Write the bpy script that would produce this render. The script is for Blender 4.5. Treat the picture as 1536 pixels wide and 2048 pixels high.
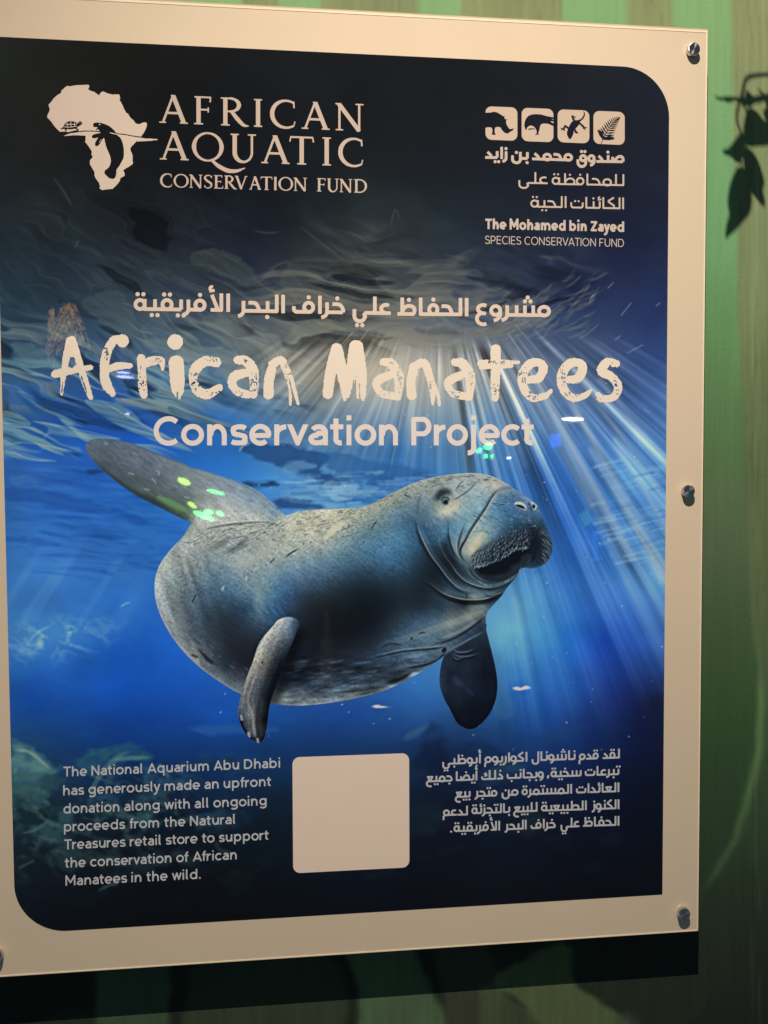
import bpy, math
import numpy as np

# ---------------------------------------------------------------- camera, world, lamp, exposure
SC = bpy.context.scene
for o_ in list(SC.objects):
    bpy.data.objects.remove(o_)
COL = SC.collection
CAM_LOC = np.array([-0.0594271, -0.8899601, 0.0182188])
CAM_ROT = (1.52758078, 0.00558792, -0.10789078)
CAM_F = 1702.77 / 1536.0                     # focal length in units of the picture's width
cam_ = bpy.data.cameras.new('camera')
cam_.sensor_fit = 'HORIZONTAL'; cam_.sensor_width = 36.0; cam_.lens = 36.0 * CAM_F
cam_.clip_start = 0.02; cam_.clip_end = 60
cam = bpy.data.objects.new('camera', cam_); COL.objects.link(cam)
cam.location = CAM_LOC; cam.rotation_euler = CAM_ROT
SC.camera = cam

world = bpy.data.worlds.new('World'); SC.world = world; world.use_nodes = True
AMB = np.array([0.045, 0.058, 0.082])
bg_ = world.node_tree.nodes['Background']
bg_.inputs[0].default_value = (*AMB, 1); bg_.inputs[1].default_value = 1.0

LAMP = np.array([-0.05, -0.83, 1.40]); LAMP_AIM = np.array([1.10, 0.0, -5.60])   # a ceiling spot just above and before the sign, shining steeply down
LAMP_COL = np.array([1.0, 0.81, 0.69]); LAMP_W = 206.0; LAMP_HALF = math.radians(55)
l_ = bpy.data.lights.new('ceiling_spot', 'SPOT'); l_.energy = LAMP_W; l_.color = LAMP_COL; l_.shadow_soft_size = 0.0025
l_.spot_size = 2 * LAMP_HALF; l_.spot_blend = 1.0
lo_ = bpy.data.objects.new('ceiling_spot', l_); COL.objects.link(lo_); lo_.location = LAMP
from mathutils import Vector
lo_.rotation_euler = Vector(LAMP_AIM - LAMP).to_track_quat('-Z', 'Y').to_euler()

SC.view_settings.view_transform = 'Standard'; SC.view_settings.look = 'None'
SC.view_settings.exposure = 0; SC.view_settings.gamma = 1
SC.render.engine = 'CYCLES'
SC.cycles.max_bounces = 6; SC.cycles.use_denoising = True
SC.cycles.sample_clamp_indirect = 4

def light_on(P):
    """what the lamp gives a surface facing the viewer at P: colour by which its paint is multiplied"""
    d = P - LAMP
    r = np.sqrt((d ** 2).sum(-1))
    ax = (LAMP_AIM - LAMP) / np.linalg.norm(LAMP_AIM - LAMP)
    m = np.clip(((d @ ax) / r - math.cos(LAMP_HALF)) / (1 - math.cos(LAMP_HALF)), 0, 1)
    m = m * m * (3 - 2 * m)
    e = LAMP_W * d[..., 1] * m / (4 * np.pi ** 2 * r ** 3)
    return np.maximum(e, .02)[..., None] * LAMP_COL + AMB
# ---------------------------------------------------------------- numeric helpers
RNG = np.random.default_rng(7)
IW, IH = 1536, 2048                      # the artwork is measured in units of 1/1536 of its width

def lin(c):
    c = np.clip(np.asarray(c, np.float64) / 255.0, 0, 1)
    return np.where(c <= 0.04045, c / 12.92, ((c + 0.055) / 1.055) ** 2.4)

def catmull(P, n=8):
    P = np.asarray(P, float)
    if len(P) < 3:
        t = np.linspace(0, 1, n + 1)[:, None]
        return P[0] * (1 - t) + P[-1] * t
    Q = np.vstack([2 * P[0] - P[1], P, 2 * P[-1] - P[-2]])
    out = []
    t = np.linspace(0, 1, n, endpoint=False)[:, None]
    for i in range(1, len(Q) - 2):
        a, b, c, d = Q[i - 1], Q[i], Q[i + 1], Q[i + 2]
        out.append(0.5 * (2 * b + (c - a) * t + (2 * a - 5 * b + 4 * c - d) * t ** 2 + (3 * b - a - 3 * c + d) * t ** 3))
    out.append(P[-1:])
    return np.vstack(out)

def closed(P, n=6):
    P = np.asarray(P, float)
    m = len(P)
    Q = np.vstack([P[-2:], P, P[:3]])
    C_ = catmull(Q, n)
    return C_[2 * n:(2 + m) * n]

def smooth01(x):
    x = np.clip(x, 0, 1)
    return x * x * (3 - 2 * x)

def vnoise(x, y, seed=0):
    """value noise, any array of coordinates, about -1..1"""
    r = np.random.default_rng(seed)
    T = r.uniform(-1, 1, (256, 256)).astype(np.float32)
    xi = np.floor(x).astype(np.int64); yi = np.floor(y).astype(np.int64)
    fx = (x - xi).astype(np.float32); fy = (y - yi).astype(np.float32)
    fx = fx * fx * (3 - 2 * fx); fy = fy * fy * (3 - 2 * fy)
    a = T[yi & 255, xi & 255]; b = T[yi & 255, (xi + 1) & 255]
    c = T[(yi + 1) & 255, xi & 255]; d = T[(yi + 1) & 255, (xi + 1) & 255]
    return (a * (1 - fx) + b * fx) * (1 - fy) + (c * (1 - fx) + d * fx) * fy

def fbm(x, y, seed=0, o=4, g=0.5):
    s = 0; a = 1; n = 0
    for k in range(o):
        s = s + a * vnoise(x * 2 ** k + 17.3 * k, y * 2 ** k + 5.1 * k, seed + k)
        n += a; a *= g
    return s / n

def ridge(x, y, seed=0, o=3):
    s = 0; a = 1; n = 0
    for k in range(o):
        s = s + a * (1 - np.abs(vnoise(x * 2 ** k + 11 * k, y * 2 ** k + 3 * k, seed + k)) * 2)
        n += a; a *= 0.55
    return s / n

def blur(A, s):
    """gaussian-ish blur: three box passes"""
    r = max(1, int(round(s * 0.95)))
    for ax in (0, 1):
        for _ in range(3):
            pad = [(0, 0)] * A.ndim; pad[ax] = (r + 1, r)
            c = np.cumsum(np.pad(A, pad, mode='edge'), axis=ax, dtype=np.float64)
            n = A.shape[ax]
            hi = [slice(None)] * A.ndim; lo = [slice(None)] * A.ndim
            hi[ax] = slice(2 * r + 1, 2 * r + 1 + n); lo[ax] = slice(0, n)
            A = ((c[tuple(hi)] - c[tuple(lo)]) / (2 * r + 1)).astype(np.float32)
    return A

def tps(pts, x0, y0, x1, y1, step=8, reg=0.3):
    """smooth colour field through (x, y, r, g, b) samples, on a pixel window"""
    p = np.asarray(pts, float)
    X = p[:, :2] / 100.0; V = p[:, 2:5]
    n = len(p)
    d = np.sqrt(((X[:, None] - X[None]) ** 2).sum(-1))
    K = d + 0 * d                                    # biharmonic in 1D sense (|r|): no overshoot
    A = np.zeros((n + 1, n + 1)); A[:n, :n] = -K - reg * 0.05 * np.eye(n); A[:n, n] = 1; A[n, :n] = 1
    w = np.linalg.solve(A, np.vstack([V, np.zeros((1, 3))]))
    gx = np.arange(x0, x1 + step, step); gy = np.arange(y0, y1 + step, step)
    GX, GY = np.meshgrid(gx, gy)
    G = np.stack([GX, GY], -1).reshape(-1, 2) / 100.0
    F = np.empty((len(G), 3), np.float32)
    for i in range(0, len(G), 20000):
        dd = np.sqrt(((G[i:i + 20000, None] - X[None]) ** 2).sum(-1))
        F[i:i + 20000] = -dd @ w[:n] + w[n]
    F = F.reshape(len(gy), len(gx), 3)
    ys, xs = np.mgrid[0:y1 - y0, 0:x1 - x0]
    return bil(F, xs / step, ys / step)

def bil(F, x, y):
    h, w = F.shape[:2]
    x = np.clip(x, 0, w - 1.001); y = np.clip(y, 0, h - 1.001)
    xi = x.astype(np.int64); yi = y.astype(np.int64)
    fx = (x - xi).astype(np.float32); fy = (y - yi).astype(np.float32)
    if F.ndim == 3:
        fx = fx[..., None]; fy = fy[..., None]
    return (F[yi, xi] * (1 - fx) + F[yi, xi + 1] * fx) * (1 - fy) + (F[yi + 1, xi] * (1 - fx) + F[yi + 1, xi + 1] * fx) * fy

# signed distance builders on a pixel window ----------------------------------
class Field:
    def __init__(s, x0, y0, x1, y1, step):
        s.x0, s.y0, s.step = x0, y0, step
        s.nx = int(round((x1 - x0) / step)) + 1; s.ny = int(round((y1 - y0) / step)) + 1
        s.f = np.full((s.ny, s.nx), 1e3, np.float32)
    def grid(s):
        gx = s.x0 + np.arange(s.nx) * s.step; gy = s.y0 + np.arange(s.ny) * s.step
        return np.meshgrid(gx, gy)
    def win(s, lo, hi):
        i0 = max(0, int((lo[0] - s.x0) / s.step)); i1 = min(s.nx, int((hi[0] - s.x0) / s.step) + 2)
        j0 = max(0, int((lo[1] - s.y0) / s.step)); j1 = min(s.ny, int((hi[1] - s.y0) / s.step) + 2)
        if i1 <= i0 or j1 <= j0: return None
        gx = s.x0 + np.arange(i0, i1) * s.step; gy = s.y0 + np.arange(j0, j1) * s.step
        X, Y = np.meshgrid(gx, gy)
        return (slice(j0, j1), slice(i0, i1)), X, Y
    def _put(s, sl, d, sub):
        if sub: s.f[sl] = np.maximum(s.f[sl], -d)
        else: s.f[sl] = np.minimum(s.f[sl], d)
    def disc(s, x, y, r, sub=False):
        w = s.win((x - r - 3, y - r - 3), (x + r + 3, y + r + 3))
        if w: s._put(w[0], np.hypot(w[1] - x, w[2] - y) - r, sub)
    def stroke(s, pts, r, sub=False, butt=True):
        """polyline of half width r (scalar or per point); butt ends, mitred bends, round corners"""
        p = np.asarray(pts, float); r = np.broadcast_to(np.asarray(r, float), (len(p),))
        keep = np.r_[True, np.hypot(*np.diff(p, axis=0).T) > 1e-5]; p, r = p[keep], r[keep]
        n = len(p)
        if n < 2: return
        U = np.diff(p, axis=0); L = np.hypot(U[:, 0], U[:, 1]); U = U / L[:, None]
        loop = np.hypot(*(p[0] - p[-1])) < 1e-3
        cum = np.r_[0, np.cumsum(L)]
        ext = np.zeros(n)                                # how far each joint reaches along its segments
        for k in range(1, n - 1):
            turn = np.arccos(np.clip(U[k - 1] @ U[k], -1, 1))
            if turn < 0.6:
                room = min(cum[k], cum[-1] - cum[k])
                ext[k] = r[k] * np.tan(turn / 2) + .05 + .6 * min(r[k], room)
                if room > r[k] * 1.02: s.disc(p[k][0], p[k][1], r[k], sub)
            else: s.disc(p[k][0], p[k][1], r[k], sub)
        if loop: ext[0] = ext[-1] = r[0] * .5 + .05
        if not butt:
            s.disc(p[0][0], p[0][1], r[0], sub); s.disc(p[-1][0], p[-1][1], r[-1], sub)
        for k in range(n - 1):
            a, b = p[k], p[k + 1]; ra, rb = r[k], r[k + 1]
            m = max(ra, rb) + 3
            w = s.win(np.minimum(a, b) - m, np.maximum(a, b) + m)
            if not w: continue
            u = U[k]
            dx, dy = w[1] - a[0], w[2] - a[1]
            t = dx * u[0] + dy * u[1]; q = np.abs(-dx * u[1] + dy * u[0])
            R = ra + (rb - ra) * np.clip(t / L[k], 0, 1)
            s._put(w[0], np.maximum(np.maximum(q - R, -t - ext[k]), t - L[k] - ext[k + 1]), sub)
    def poly(s, pts, sub=False):
        p = np.asarray(pts, float)
        w = s.win(p.min(0) - 4, p.max(0) + 4)
        if not w: return
        d = polysdf(p, w[1], w[2])
        s._put(w[0], d, sub)

def polysdf(p, X, Y):
    inside = np.zeros(X.shape, bool); D = np.full(X.shape, 1e9, np.float32)
    n = len(p)
    for i in range(n):
        ax, ay = p[i]; bx, by = p[(i + 1) % n]
        ex, ey = bx - ax, by - ay
        l2 = ex * ex + ey * ey
        if l2 < 1e-12: continue
        t = np.clip(((X - ax) * ex + (Y - ay) * ey) / l2, 0, 1)
        D = np.minimum(D, (X - ax - t * ex) ** 2 + (Y - ay - t * ey) ** 2)
        c = (ay > Y) != (by > Y)
        if ey != 0:
            inside ^= c & (X < ex * (Y - ay) / ey + ax)
    D = np.sqrt(D)
    return np.where(inside, -D, D).astype(np.float32)

# painting on an ink canvas (display values 0..255) ---------------------------
def dab(cv, pts, r, col, a=1.0, soft=1.0, n=6, spline=True):
    """soft brush line; r and a may be lists along the line"""
    P = catmull(pts, n) if spline else np.asarray(pts, float)
    m = len(P)
    r = np.interp(np.linspace(0, 1, m), np.linspace(0, 1, np.size(r)), np.ravel(r))
    al = np.interp(np.linspace(0, 1, m), np.linspace(0, 1, np.size(a)), np.ravel(a))
    if len(pts) > 2 and m > 4:                         # strokes thin out towards their ends
        e = np.linspace(0, 1, m); e = np.clip(np.minimum(e, 1 - e) / .22, 0, 1) ** .7
        r = r * (.25 + .75 * e); al = al * (.35 + .65 * e)
    pad = r.max() * 1.5 + soft * 2 + 2
    x0 = max(0, int(P[:, 0].min() - pad)); x1 = min(IW, int(P[:, 0].max() + pad) + 1)
    y0 = max(0, int(P[:, 1].min() - pad)); y1 = min(IH, int(P[:, 1].max() + pad) + 1)
    if x1 <= x0 or y1 <= y0: return
    Y, X = np.mgrid[y0:y1, x0:x1].astype(np.float32)
    M = np.zeros(X.shape, np.float32)
    for k in range(m - 1):
        a0, b0 = P[k], P[k + 1]
        e = b0 - a0; l2 = max(e @ e, 1e-9)
        t = np.clip(((X - a0[0]) * e[0] + (Y - a0[1]) * e[1]) / l2, 0, 1)
        d = np.hypot(X - a0[0] - t * e[0], Y - a0[1] - t * e[1])
        R = r[k] + (r[k + 1] - r[k]) * t
        A = al[k] + (al[k + 1] - al[k]) * t
        M = np.maximum(M, A * smooth01((R + soft - d) / (2 * soft)))
    sub = cv[y0:y1, x0:x1]
    sub += (np.asarray(col, np.float32) - sub) * M[..., None]

def fillp(cv, poly, col, a=1.0, soft=2.0, mod=None):
    P = np.asarray(poly, float)
    x0 = max(0, int(P[:, 0].min() - soft - 2)); x1 = min(IW, int(P[:, 0].max() + soft + 3))
    y0 = max(0, int(P[:, 1].min() - soft - 2)); y1 = min(IH, int(P[:, 1].max() + soft + 3))
    if x1 <= x0 or y1 <= y0: return
    Y, X = np.mgrid[y0:y1, x0:x1].astype(np.float32)
    d_ = polysdf(P, X, Y)
    if soft >= 3: d_ = d_ + min(7, 1.4 * soft) * fbm(X / 26, Y / 12, 171, 3)
    M = smooth01((soft - d_) / (2 * soft)) * a
    if mod is not None: M = M * mod(X, Y)
    sub = cv[y0:y1, x0:x1]
    sub += (np.asarray(col, np.float32) - sub) * M[..., None]
# ---------------------------------------------------------------- the printed underwater picture
WATER = """20 120 33 34 30;600 130 28 29 30;1200 160 34 36 42;1300 300 31 34 44;60 300 30 30 28;850 300 27 29 32;900 430 33 40 46
60 450 28 33 38;300 450 24 27 31;600 450 30 35 40;800 480 46 52 55;1280 480 30 36 58;1000 250 30 32 36
50 560 33 48 58;250 560 38 48 58;500 520 32 38 52;700 560 62 67 66;900 560 54 60 72;1150 560 36 44 72;1300 560 35 45 78;1050 500 36 42 56
50 650 40 60 78;300 650 66 84 96;500 650 74 84 94;700 640 92 95 92;900 640 74 86 108;1100 650 56 74 112;1300 650 40 55 98
50 740 58 90 120;300 740 66 96 128;480 740 90 108 122;600 760 128 132 130;750 740 172 166 152;880 740 160 160 156;980 740 142 150 155;1150 740 95 115 145;1300 740 52 78 128
60 820 40 85 140;250 840 28 80 168;450 840 50 108 172;600 850 88 128 165;720 820 128 148 165;850 820 130 150 165;1000 820 98 132 165;1200 820 78 114 165;1310 820 72 108 165
60 950 45 95 174;50 1050 45 102 172;250 1080 42 102 180;600 950 80 138 192;700 900 74 125 175;800 900 52 102 158;950 900 78 128 175;1100 950 48 102 180;1250 950 82 138 195;1310 950 78 132 190
480 900 44 110 182;640 1000 92 150 196;760 960 58 110 168
100 1150 58 115 186;250 1150 52 112 186;1150 1100 40 96 178;1250 1150 68 124 190;1310 1150 95 150 202;1200 1010 54 106 178
60 1280 50 110 176;250 1280 24 88 184;1040 1220 95 158 200;1000 1280 100 166 202;1060 1300 70 140 200;1130 1280 36 108 192;1210 1280 26 66 160;1310 1200 74 128 192;1310 1300 42 84 160
60 1400 18 68 150;250 1400 18 74 168;450 1430 22 74 158;700 1440 24 64 132;850 1400 44 100 168;1050 1380 38 95 168;1150 1400 30 72 148;1230 1400 22 42 104;1310 1400 16 24 54
60 1480 26 62 106;250 1480 14 52 116;450 1500 16 50 104;700 1490 20 52 98;900 1500 18 38 74;1100 1480 20 54 112;1250 1480 12 25 62
60 1600 24 42 50;300 1600 14 30 46;550 1600 14 30 46;850 1600 13 22 38;1100 1600 13 22 44;1300 1600 8 12 26
60 1750 12 20 28;300 1750 8 12 18;700 1780 8 12 20;1000 1750 10 14 22;1300 1750 6 8 14;60 1850 8 12 18;700 1860 6 7 12;1300 1850 5 6 11"""

def parse(s):
    return [tuple(float(v) for v in q.split()) for l in s.split('\n') for q in l.split(';') if q.strip()]

def paint_water():
    cv = tps(parse(WATER), 0, 0, IW, IH, 8).astype(np.float32)
    Y, X = np.mgrid[0:IH, 0:IW].astype(np.float32)
    # slow mottling of the ink
    n = fbm(X / 90, Y / 60, 31, 4)
    cv *= (1 + 0.10 * n)[..., None]
    # ---- the rippled underside of the surface, upper half
    wx = X + 46 * fbm(X / 170, Y / 110, 3, 3); wy = Y + 46 * fbm(X / 170, Y / 110, 9, 3)
    th = np.deg2rad(34)
    u = wx * np.cos(th) + wy * np.sin(th); v = -wx * np.sin(th) + wy * np.cos(th)
    strand = ridge(u / 210, v / 17, 41, 3)
    fine = vnoise(u / 120, v / 3.4, 77)
    patch = smooth01((fbm(X / 120, Y / 90, 55, 3) + 0.18) * 2.2)
    band = smooth01((Y - 500) / 130) * smooth01((900 - Y - 0.05 * X) / 130) * smooth01((760 - X) / 260)
    s = np.clip(strand - 0.15, 0, 1) * (0.65 + 0.5 * fine) * patch * band
    glow = np.stack([150 + 0 * X, 156 + 0 * X, 148 + 0 * X], -1)
    cv += (glow - cv) * (np.clip(s * 0.62, 0, 0.7))[..., None]
    dk = np.clip(-fbm(u / 160, v / 30, 63, 3) - 0.05, 0, 1) * band
    cv *= (1 - 0.75 * dk)[..., None]
    # soft dim ripples in the dark top and round the lit patch
    u2 = wx * np.cos(.15) + wy * np.sin(.15); v2 = -wx * np.sin(.15) + wy * np.cos(.15)
    r2 = ridge(u2 / 150, v2 / 46, 12, 4)
    top = smooth01((Y - 400) / 140) * smooth01((700 - Y) / 90) * smooth01((X - 560) / 200) * smooth01((1250 - X) / 200)
    cv += (np.array([142, 140, 126], np.float32) - cv) * (np.clip(r2 - 0.22, 0, 1) * 0.75 * top * (0.8 + .3 * fine))[..., None]
    d2 = np.clip(-fbm(u2 / 120, v2 / 26, 15, 3), 0, 1) * top
    cv *= (1 - 0.55 * d2)[..., None]
    r3 = np.clip(fbm(u / 150, v / 60, 19, 4), 0, 1) * smooth01((Y - 300) / 200) * smooth01((620 - Y) / 120)
    cv += r3[..., None] * np.array([12, 17, 18], np.float32)
    # ---- named pale shapes of the ripples
    rng = np.random.default_rng(5)
    def feather(poly, col, a, lines, ang):
        def mod(x, y):
            uu = x * np.cos(ang) + y * np.sin(ang); vv = -x * np.sin(ang) + y * np.cos(ang)
            return np.clip(0.72 + 0.5 * vnoise(uu / 60, vv / 3.0, lines) + .3 * fbm(x / 25, y / 18, lines + 1, 3), 0, 1)
        P = closed(poly); ragged(P, col, a, mod)
    def ragged(P, col, a, mod):
        x0 = int(P[:, 0].min()) - 12; x1 = int(P[:, 0].max()) + 12; y0 = int(P[:, 1].min()) - 12; y1 = int(P[:, 1].max()) + 12
        yy, xx = np.mgrid[y0:y1, x0:x1].astype(np.float32)
        d = polysdf(P, xx, yy) + 7 * fbm(xx / 26, yy / 12, 131, 3) + 2.0 * vnoise(xx / 3.5, yy / 9, 133)
        m = smooth01((3 - d) / 9) * a * .55 * np.clip(mod(xx, yy) * .5 + .55, 0, 1)
        sb = cv[y0:y1, x0:x1]; sb += (np.asarray(col, np.float32) - sb) * m[..., None]
        e = np.exp(-((d + 1.5) / 2.2) ** 2) * a * .12 * smooth01(fbm(xx / 30, yy / 30, 137, 2) + .4)
        sb += (np.asarray(col, np.float32) * 1.35 - sb) * e[..., None]
    feather([(380, 510), (420, 495), (470, 510), (505, 535), (515, 560), (490, 568), (455, 555), (410, 540)], (78, 86, 80), .75, 101, .5)
    feather([(562, 555), (580, 525), (620, 530), (650, 545), (700, 530), (740, 545), (735, 562), (660, 575), (625, 590), (590, 588), (565, 575)], (82, 88, 84), .7, 103, .1)
    feather([(590, 652), (640, 645), (700, 655), (745, 668), (690, 680), (620, 682), (585, 670)], (118, 118, 104), .75, 105, .1)
    feather([(735, 665), (790, 668), (850, 672), (905, 678), (950, 690), (930, 704), (860, 700), (800, 690), (740, 694), (690, 700), (650, 696), (690, 680)], (128, 124, 108), .85, 107, .05)
    feather([(640, 690), (700, 708), (760, 700), (800, 706), (740, 722), (670, 715)], (140, 134, 118), .6, 108, .05)
    feather([(955, 660), (1000, 650), (1060, 640), (1100, 620), (1130, 612), (1110, 640), (1050, 662), (990, 676), (958, 678)], (118, 118, 106), .8, 109, -.3)
    feather([(790, 628), (850, 640), (930, 640), (990, 620), (1040, 600), (1020, 590), (960, 612), (880, 624)], (96, 100, 92), .6, 110, -.1)
    feather([(400, 640), (450, 622), (520, 650), (560, 690), (540, 720), (480, 700), (430, 670)], (116, 118, 110), .6, 111, .55)
    feather([(520, 690), (580, 700), (650, 730), (640, 770), (580, 760), (540, 730)], (150, 146, 132), .6, 113, .4)
    feather([(160, 600), (220, 580), (260, 600), (270, 640), (300, 680), (240, 670), (190, 640)], (92, 102, 100), .6, 115, .6)
    feather([(25, 690), (60, 684), (100, 705), (120, 735), (80, 730), (40, 715)], (104, 128, 130), .7, 117, .4)
    # dark gaps between them
    for poly, a in (([(640, 668), (700, 660), (760, 664), (765, 674), (700, 672), (655, 676)], .5), ([(830, 656), (880, 655), (930, 668), (870, 672), (835, 665)], .55),
                    ([(640, 560), (690, 548), (745, 552), (745, 564), (690, 566), (650, 572)], .6), ([(560, 590), (620, 606), (700, 610), (690, 630), (600, 640), (545, 625)], .4),
                    ([(330, 560), (400, 590), (440, 640), (380, 640), (330, 600)], .35), ([(1010, 600), (1120, 560), (1200, 580), (1150, 620), (1060, 630)], .35)):
        ragged(closed(poly), (36, 44, 68), min(1, a * 1.25), lambda x, y: 1 + 0 * x)
    # thin bright scratches of light
    for _ in range(150):
        x = rng.uniform(240, 720); y = rng.uniform(590, 760) - .1 * (x - 300)
        if y < 500: continue
        a = 0.5 + rng.normal() * .15; L = rng.uniform(20, 80)
        dab(cv, [(x, y), (x + L * np.cos(a) * .5, y + L * np.sin(a) * .5 - 3), (x + L * np.cos(a), y + L * np.sin(a))], rng.uniform(.3, .8), (158, 160, 146), rng.uniform(.08, .28), .9, 4)
    for _ in range(150):
        x = rng.uniform(940, 1180); y = 700 - (x - 940) * .42 + rng.normal() * 28
        a = -0.55 + rng.normal() * .2; L = rng.uniform(15, 60)
        dab(cv, [(x, y), (x + L * np.cos(a) * .5, y + L * np.sin(a) * .5 + 3), (x + L * np.cos(a), y + L * np.sin(a))], rng.uniform(.6, 2.6), (128, 130, 122), rng.uniform(.08, .3), 1.6, 4)
    # ---- teal ribbons at the left under the title
    bx = X + 40 * fbm(X / 120, Y / 60, 141, 3); by = Y + 30 * fbm(X / 150, Y / 70, 147, 3)
    for deg, sc, sd, reg, colr, al in ((20, 24, 151, smooth01((470 - X - .6 * (Y - 800)) / 140) * smooth01((Y - 690) / 60) * smooth01((925 - Y) / 30), (118, 152, 158), .8),
                                       (26, 36, 157, smooth01((700 - X) / 160) * smooth01((Y - 610) / 60) * smooth01((845 - Y) / 50), (132, 142, 136), .5),
                                       (3, 34, 161, smooth01((X - 430) / 120) * smooth01((1010 - X) / 120) * smooth01((Y - 500) / 60) * smooth01((712 - Y) / 30), (124, 122, 108), .6),
                                       (-24, 22, 167, smooth01((X - 880) / 90) * smooth01((1190 - X) / 80) * smooth01((Y - 560) / 40) * smooth01((690 - Y + .35 * (940 - X)) / 40), (118, 120, 112), .6),
                                       (30, 40, 173, smooth01((X - 20) / 60) * smooth01((560 - X) / 200) * smooth01((Y - 330) / 120) * smooth01((640 - Y) / 80), (74, 84, 84), .09)):
        t_ = np.deg2rad(deg); uu = bx * np.cos(t_) + by * np.sin(t_); vv = -bx * np.sin(t_) + by * np.cos(t_)
        rb = ridge(uu / 250, vv / sc, sd, 2)
        m_ = smooth01((rb - .42) / .12) * (.75 + .35 * vnoise(uu / 50, vv / 3.2, sd + 1)) * reg * al
        edge_ = np.exp(-((rb - .44) / .05) ** 2) * reg
        cv += (np.array(colr, np.float32) - cv) * np.clip(m_, 0, 1)[..., None]
        cv += edge_[..., None] * np.array([8, 9, 8], np.float32)
        dk_ = smooth01((-.05 - rb) / .2) * reg * .35
        cv *= (1 - dk_)[..., None]
    def ribbon(poly, col, a=.8, seed=1, ang=.25):
        def mod(x, y):
            uu = x * np.cos(ang) + y * np.sin(ang); vv = -x * np.sin(ang) + y * np.cos(ang)
            return np.clip(0.8 + .45 * vnoise(uu / 40, vv / 3.5, seed), 0, 1)
        fillp(cv, closed(poly), col, a, 2.2, mod)
    ribbon([(6, 770), (60, 775), (130, 800), (240, 812), (330, 830), (380, 870), (388, 902), (330, 880), (240, 870), (180, 850), (150, 830), (80, 812), (6, 806)], (36, 82, 150), .55, 2)
    ribbon([(170, 800), (215, 803), (262, 822), (290, 850), (330, 868), (385, 902), (330, 890), (280, 870), (235, 850), (190, 822)], (112, 150, 160), .6, 3)
    ribbon([(6, 822), (40, 830), (62, 848), (36, 850), (8, 842)], (118, 148, 146), .6, 4)
    ribbon([(66, 842), (110, 848), (150, 862), (240, 877), (200, 879), (140, 874), (100, 868), (86, 880), (96, 856)], (122, 158, 160), .6, 5)
    ribbon([(8, 850), (45, 860), (75, 875), (110, 890), (150, 904), (110, 898), (60, 884), (22, 890), (8, 886)], (96, 138, 152), .6, 6)
    ribbon([(8, 896), (40, 902), (80, 916), (112, 922), (70, 922), (20, 912)], (120, 156, 164), .6, 7)
    ribbon([(230, 800), (310, 800), (400, 830), (470, 850), (520, 866), (470, 856), (400, 846), (330, 826)], (126, 140, 134), .7, 8)
    ribbon([(340, 812), (420, 838), (500, 858), (540, 876), (470, 872), (400, 856), (350, 836)], (38, 76, 110), .5, 9)
    for pts, w, al in (([(200, 800), (290, 852), (388, 902)], 2, .8), ([(320, 800), (400, 832), (500, 866), (600, 892)], 1.5, .6), ([(60, 842), (120, 852), (240, 877)], 1.5, .7),
                       ([(8, 890), (60, 886), (150, 904)], 1.4, .7), ([(14, 898), (60, 918), (112, 922)], 1.4, .8), ([(240, 850), (300, 868), (386, 903)], 1.6, .8), ([(6, 846), (60, 850)], 1.3, .6)):
        dab(cv, pts, w * .7, (170, 188, 180), al * .55, 1.2)
    # long horizontal strokes in the deep blue at the left
    for _ in range(260):
        x = rng.uniform(0, 330); y = rng.uniform(930, 1150); L = rng.uniform(30, 150)
        c = (60, 120, 190) if rng.random() < .5 else (16, 58, 132)
        dab(cv, [(x, y), (x + L / 2, y + rng.uniform(0, 8)), (x + L, y + rng.uniform(2, 18))], rng.uniform(1, 5), c, rng.uniform(.06, .22), 3, 4)
    for poly, c, a in (([(10, 975), (80, 980), (150, 995), (245, 1020), (180, 1022), (90, 1008), (10, 1000)], (22, 56, 120), .3), ([(15, 1070), (70, 1078), (120, 1088), (60, 1090), (15, 1084)], (24, 66, 140), .3),
                       ([(20, 955), (60, 952), (90, 960), (40, 972)], (90, 140, 170), .2), ([(172, 941), (190, 938), (212, 944), (190, 947)], (20, 40, 74), .5), ([(128, 903), (160, 906), (176, 914), (150, 912)], (26, 56, 96), .5)):
        fillp(cv, closed(poly), c, a, 4)
    # slanting pale beams, lower left
    t = X + 0.62 * (Y - 1150)
    bm = np.clip(fbm(t / 42, Y / 900, 91, 2), 0, 1) * smooth01((330 - X) / 200) * smooth01((Y - 1060) / 90) * smooth01((1300 - Y) / 90)
    cv += bm[..., None] * np.array([60, 62, 40], np.float32)
    # ---- the light shaft fan
    cx, cy = 878.0, 470.0
    ang = np.arctan2(X - cx, Y - cy); rad = np.hypot(X - cx, Y - cy)
    f1 = vnoise(ang * 46, rad / 1500, 201); f2 = vnoise(ang * 110, rad / 1800, 202); f3 = vnoise(ang * 19, rad / 2500, 203); f4 = vnoise(ang * 260, rad / 900, 204)
    fan = 0.55 * f1 + 0.22 * f2 + 0.55 * f3 + .12 * f4 + .35 * fbm(X / 130, Y / 170, 207, 3)
    on = smooth01((rad - 190) / 90) * smooth01((Y - 655) / 60) * smooth01((1.15 - np.abs(ang - .02)) / .3)
    lr = .66 + .85 * smooth01((ang + .05) / .45)
    fall = lr * np.where(ang > .12, smooth01((1150 - rad) / 700), smooth01((620 - rad) / 330))
    k = on * fall * np.clip(.75 + .9 * vnoise(ang * 7, rad / 190, 221) + .3 * fbm(X / 60, Y / 90, 223, 2), .1, 1.5)
    cv += (np.clip(fan - .02, 0, 1) * k)[..., None] * np.array([98, 92, 76], np.float32) * (1.0 - .35 * smooth01((rad - 350) / 400))[..., None]
    cv *= (1 - .55 * np.clip(-fan - .05, 0, 1) * k)[..., None]
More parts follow.
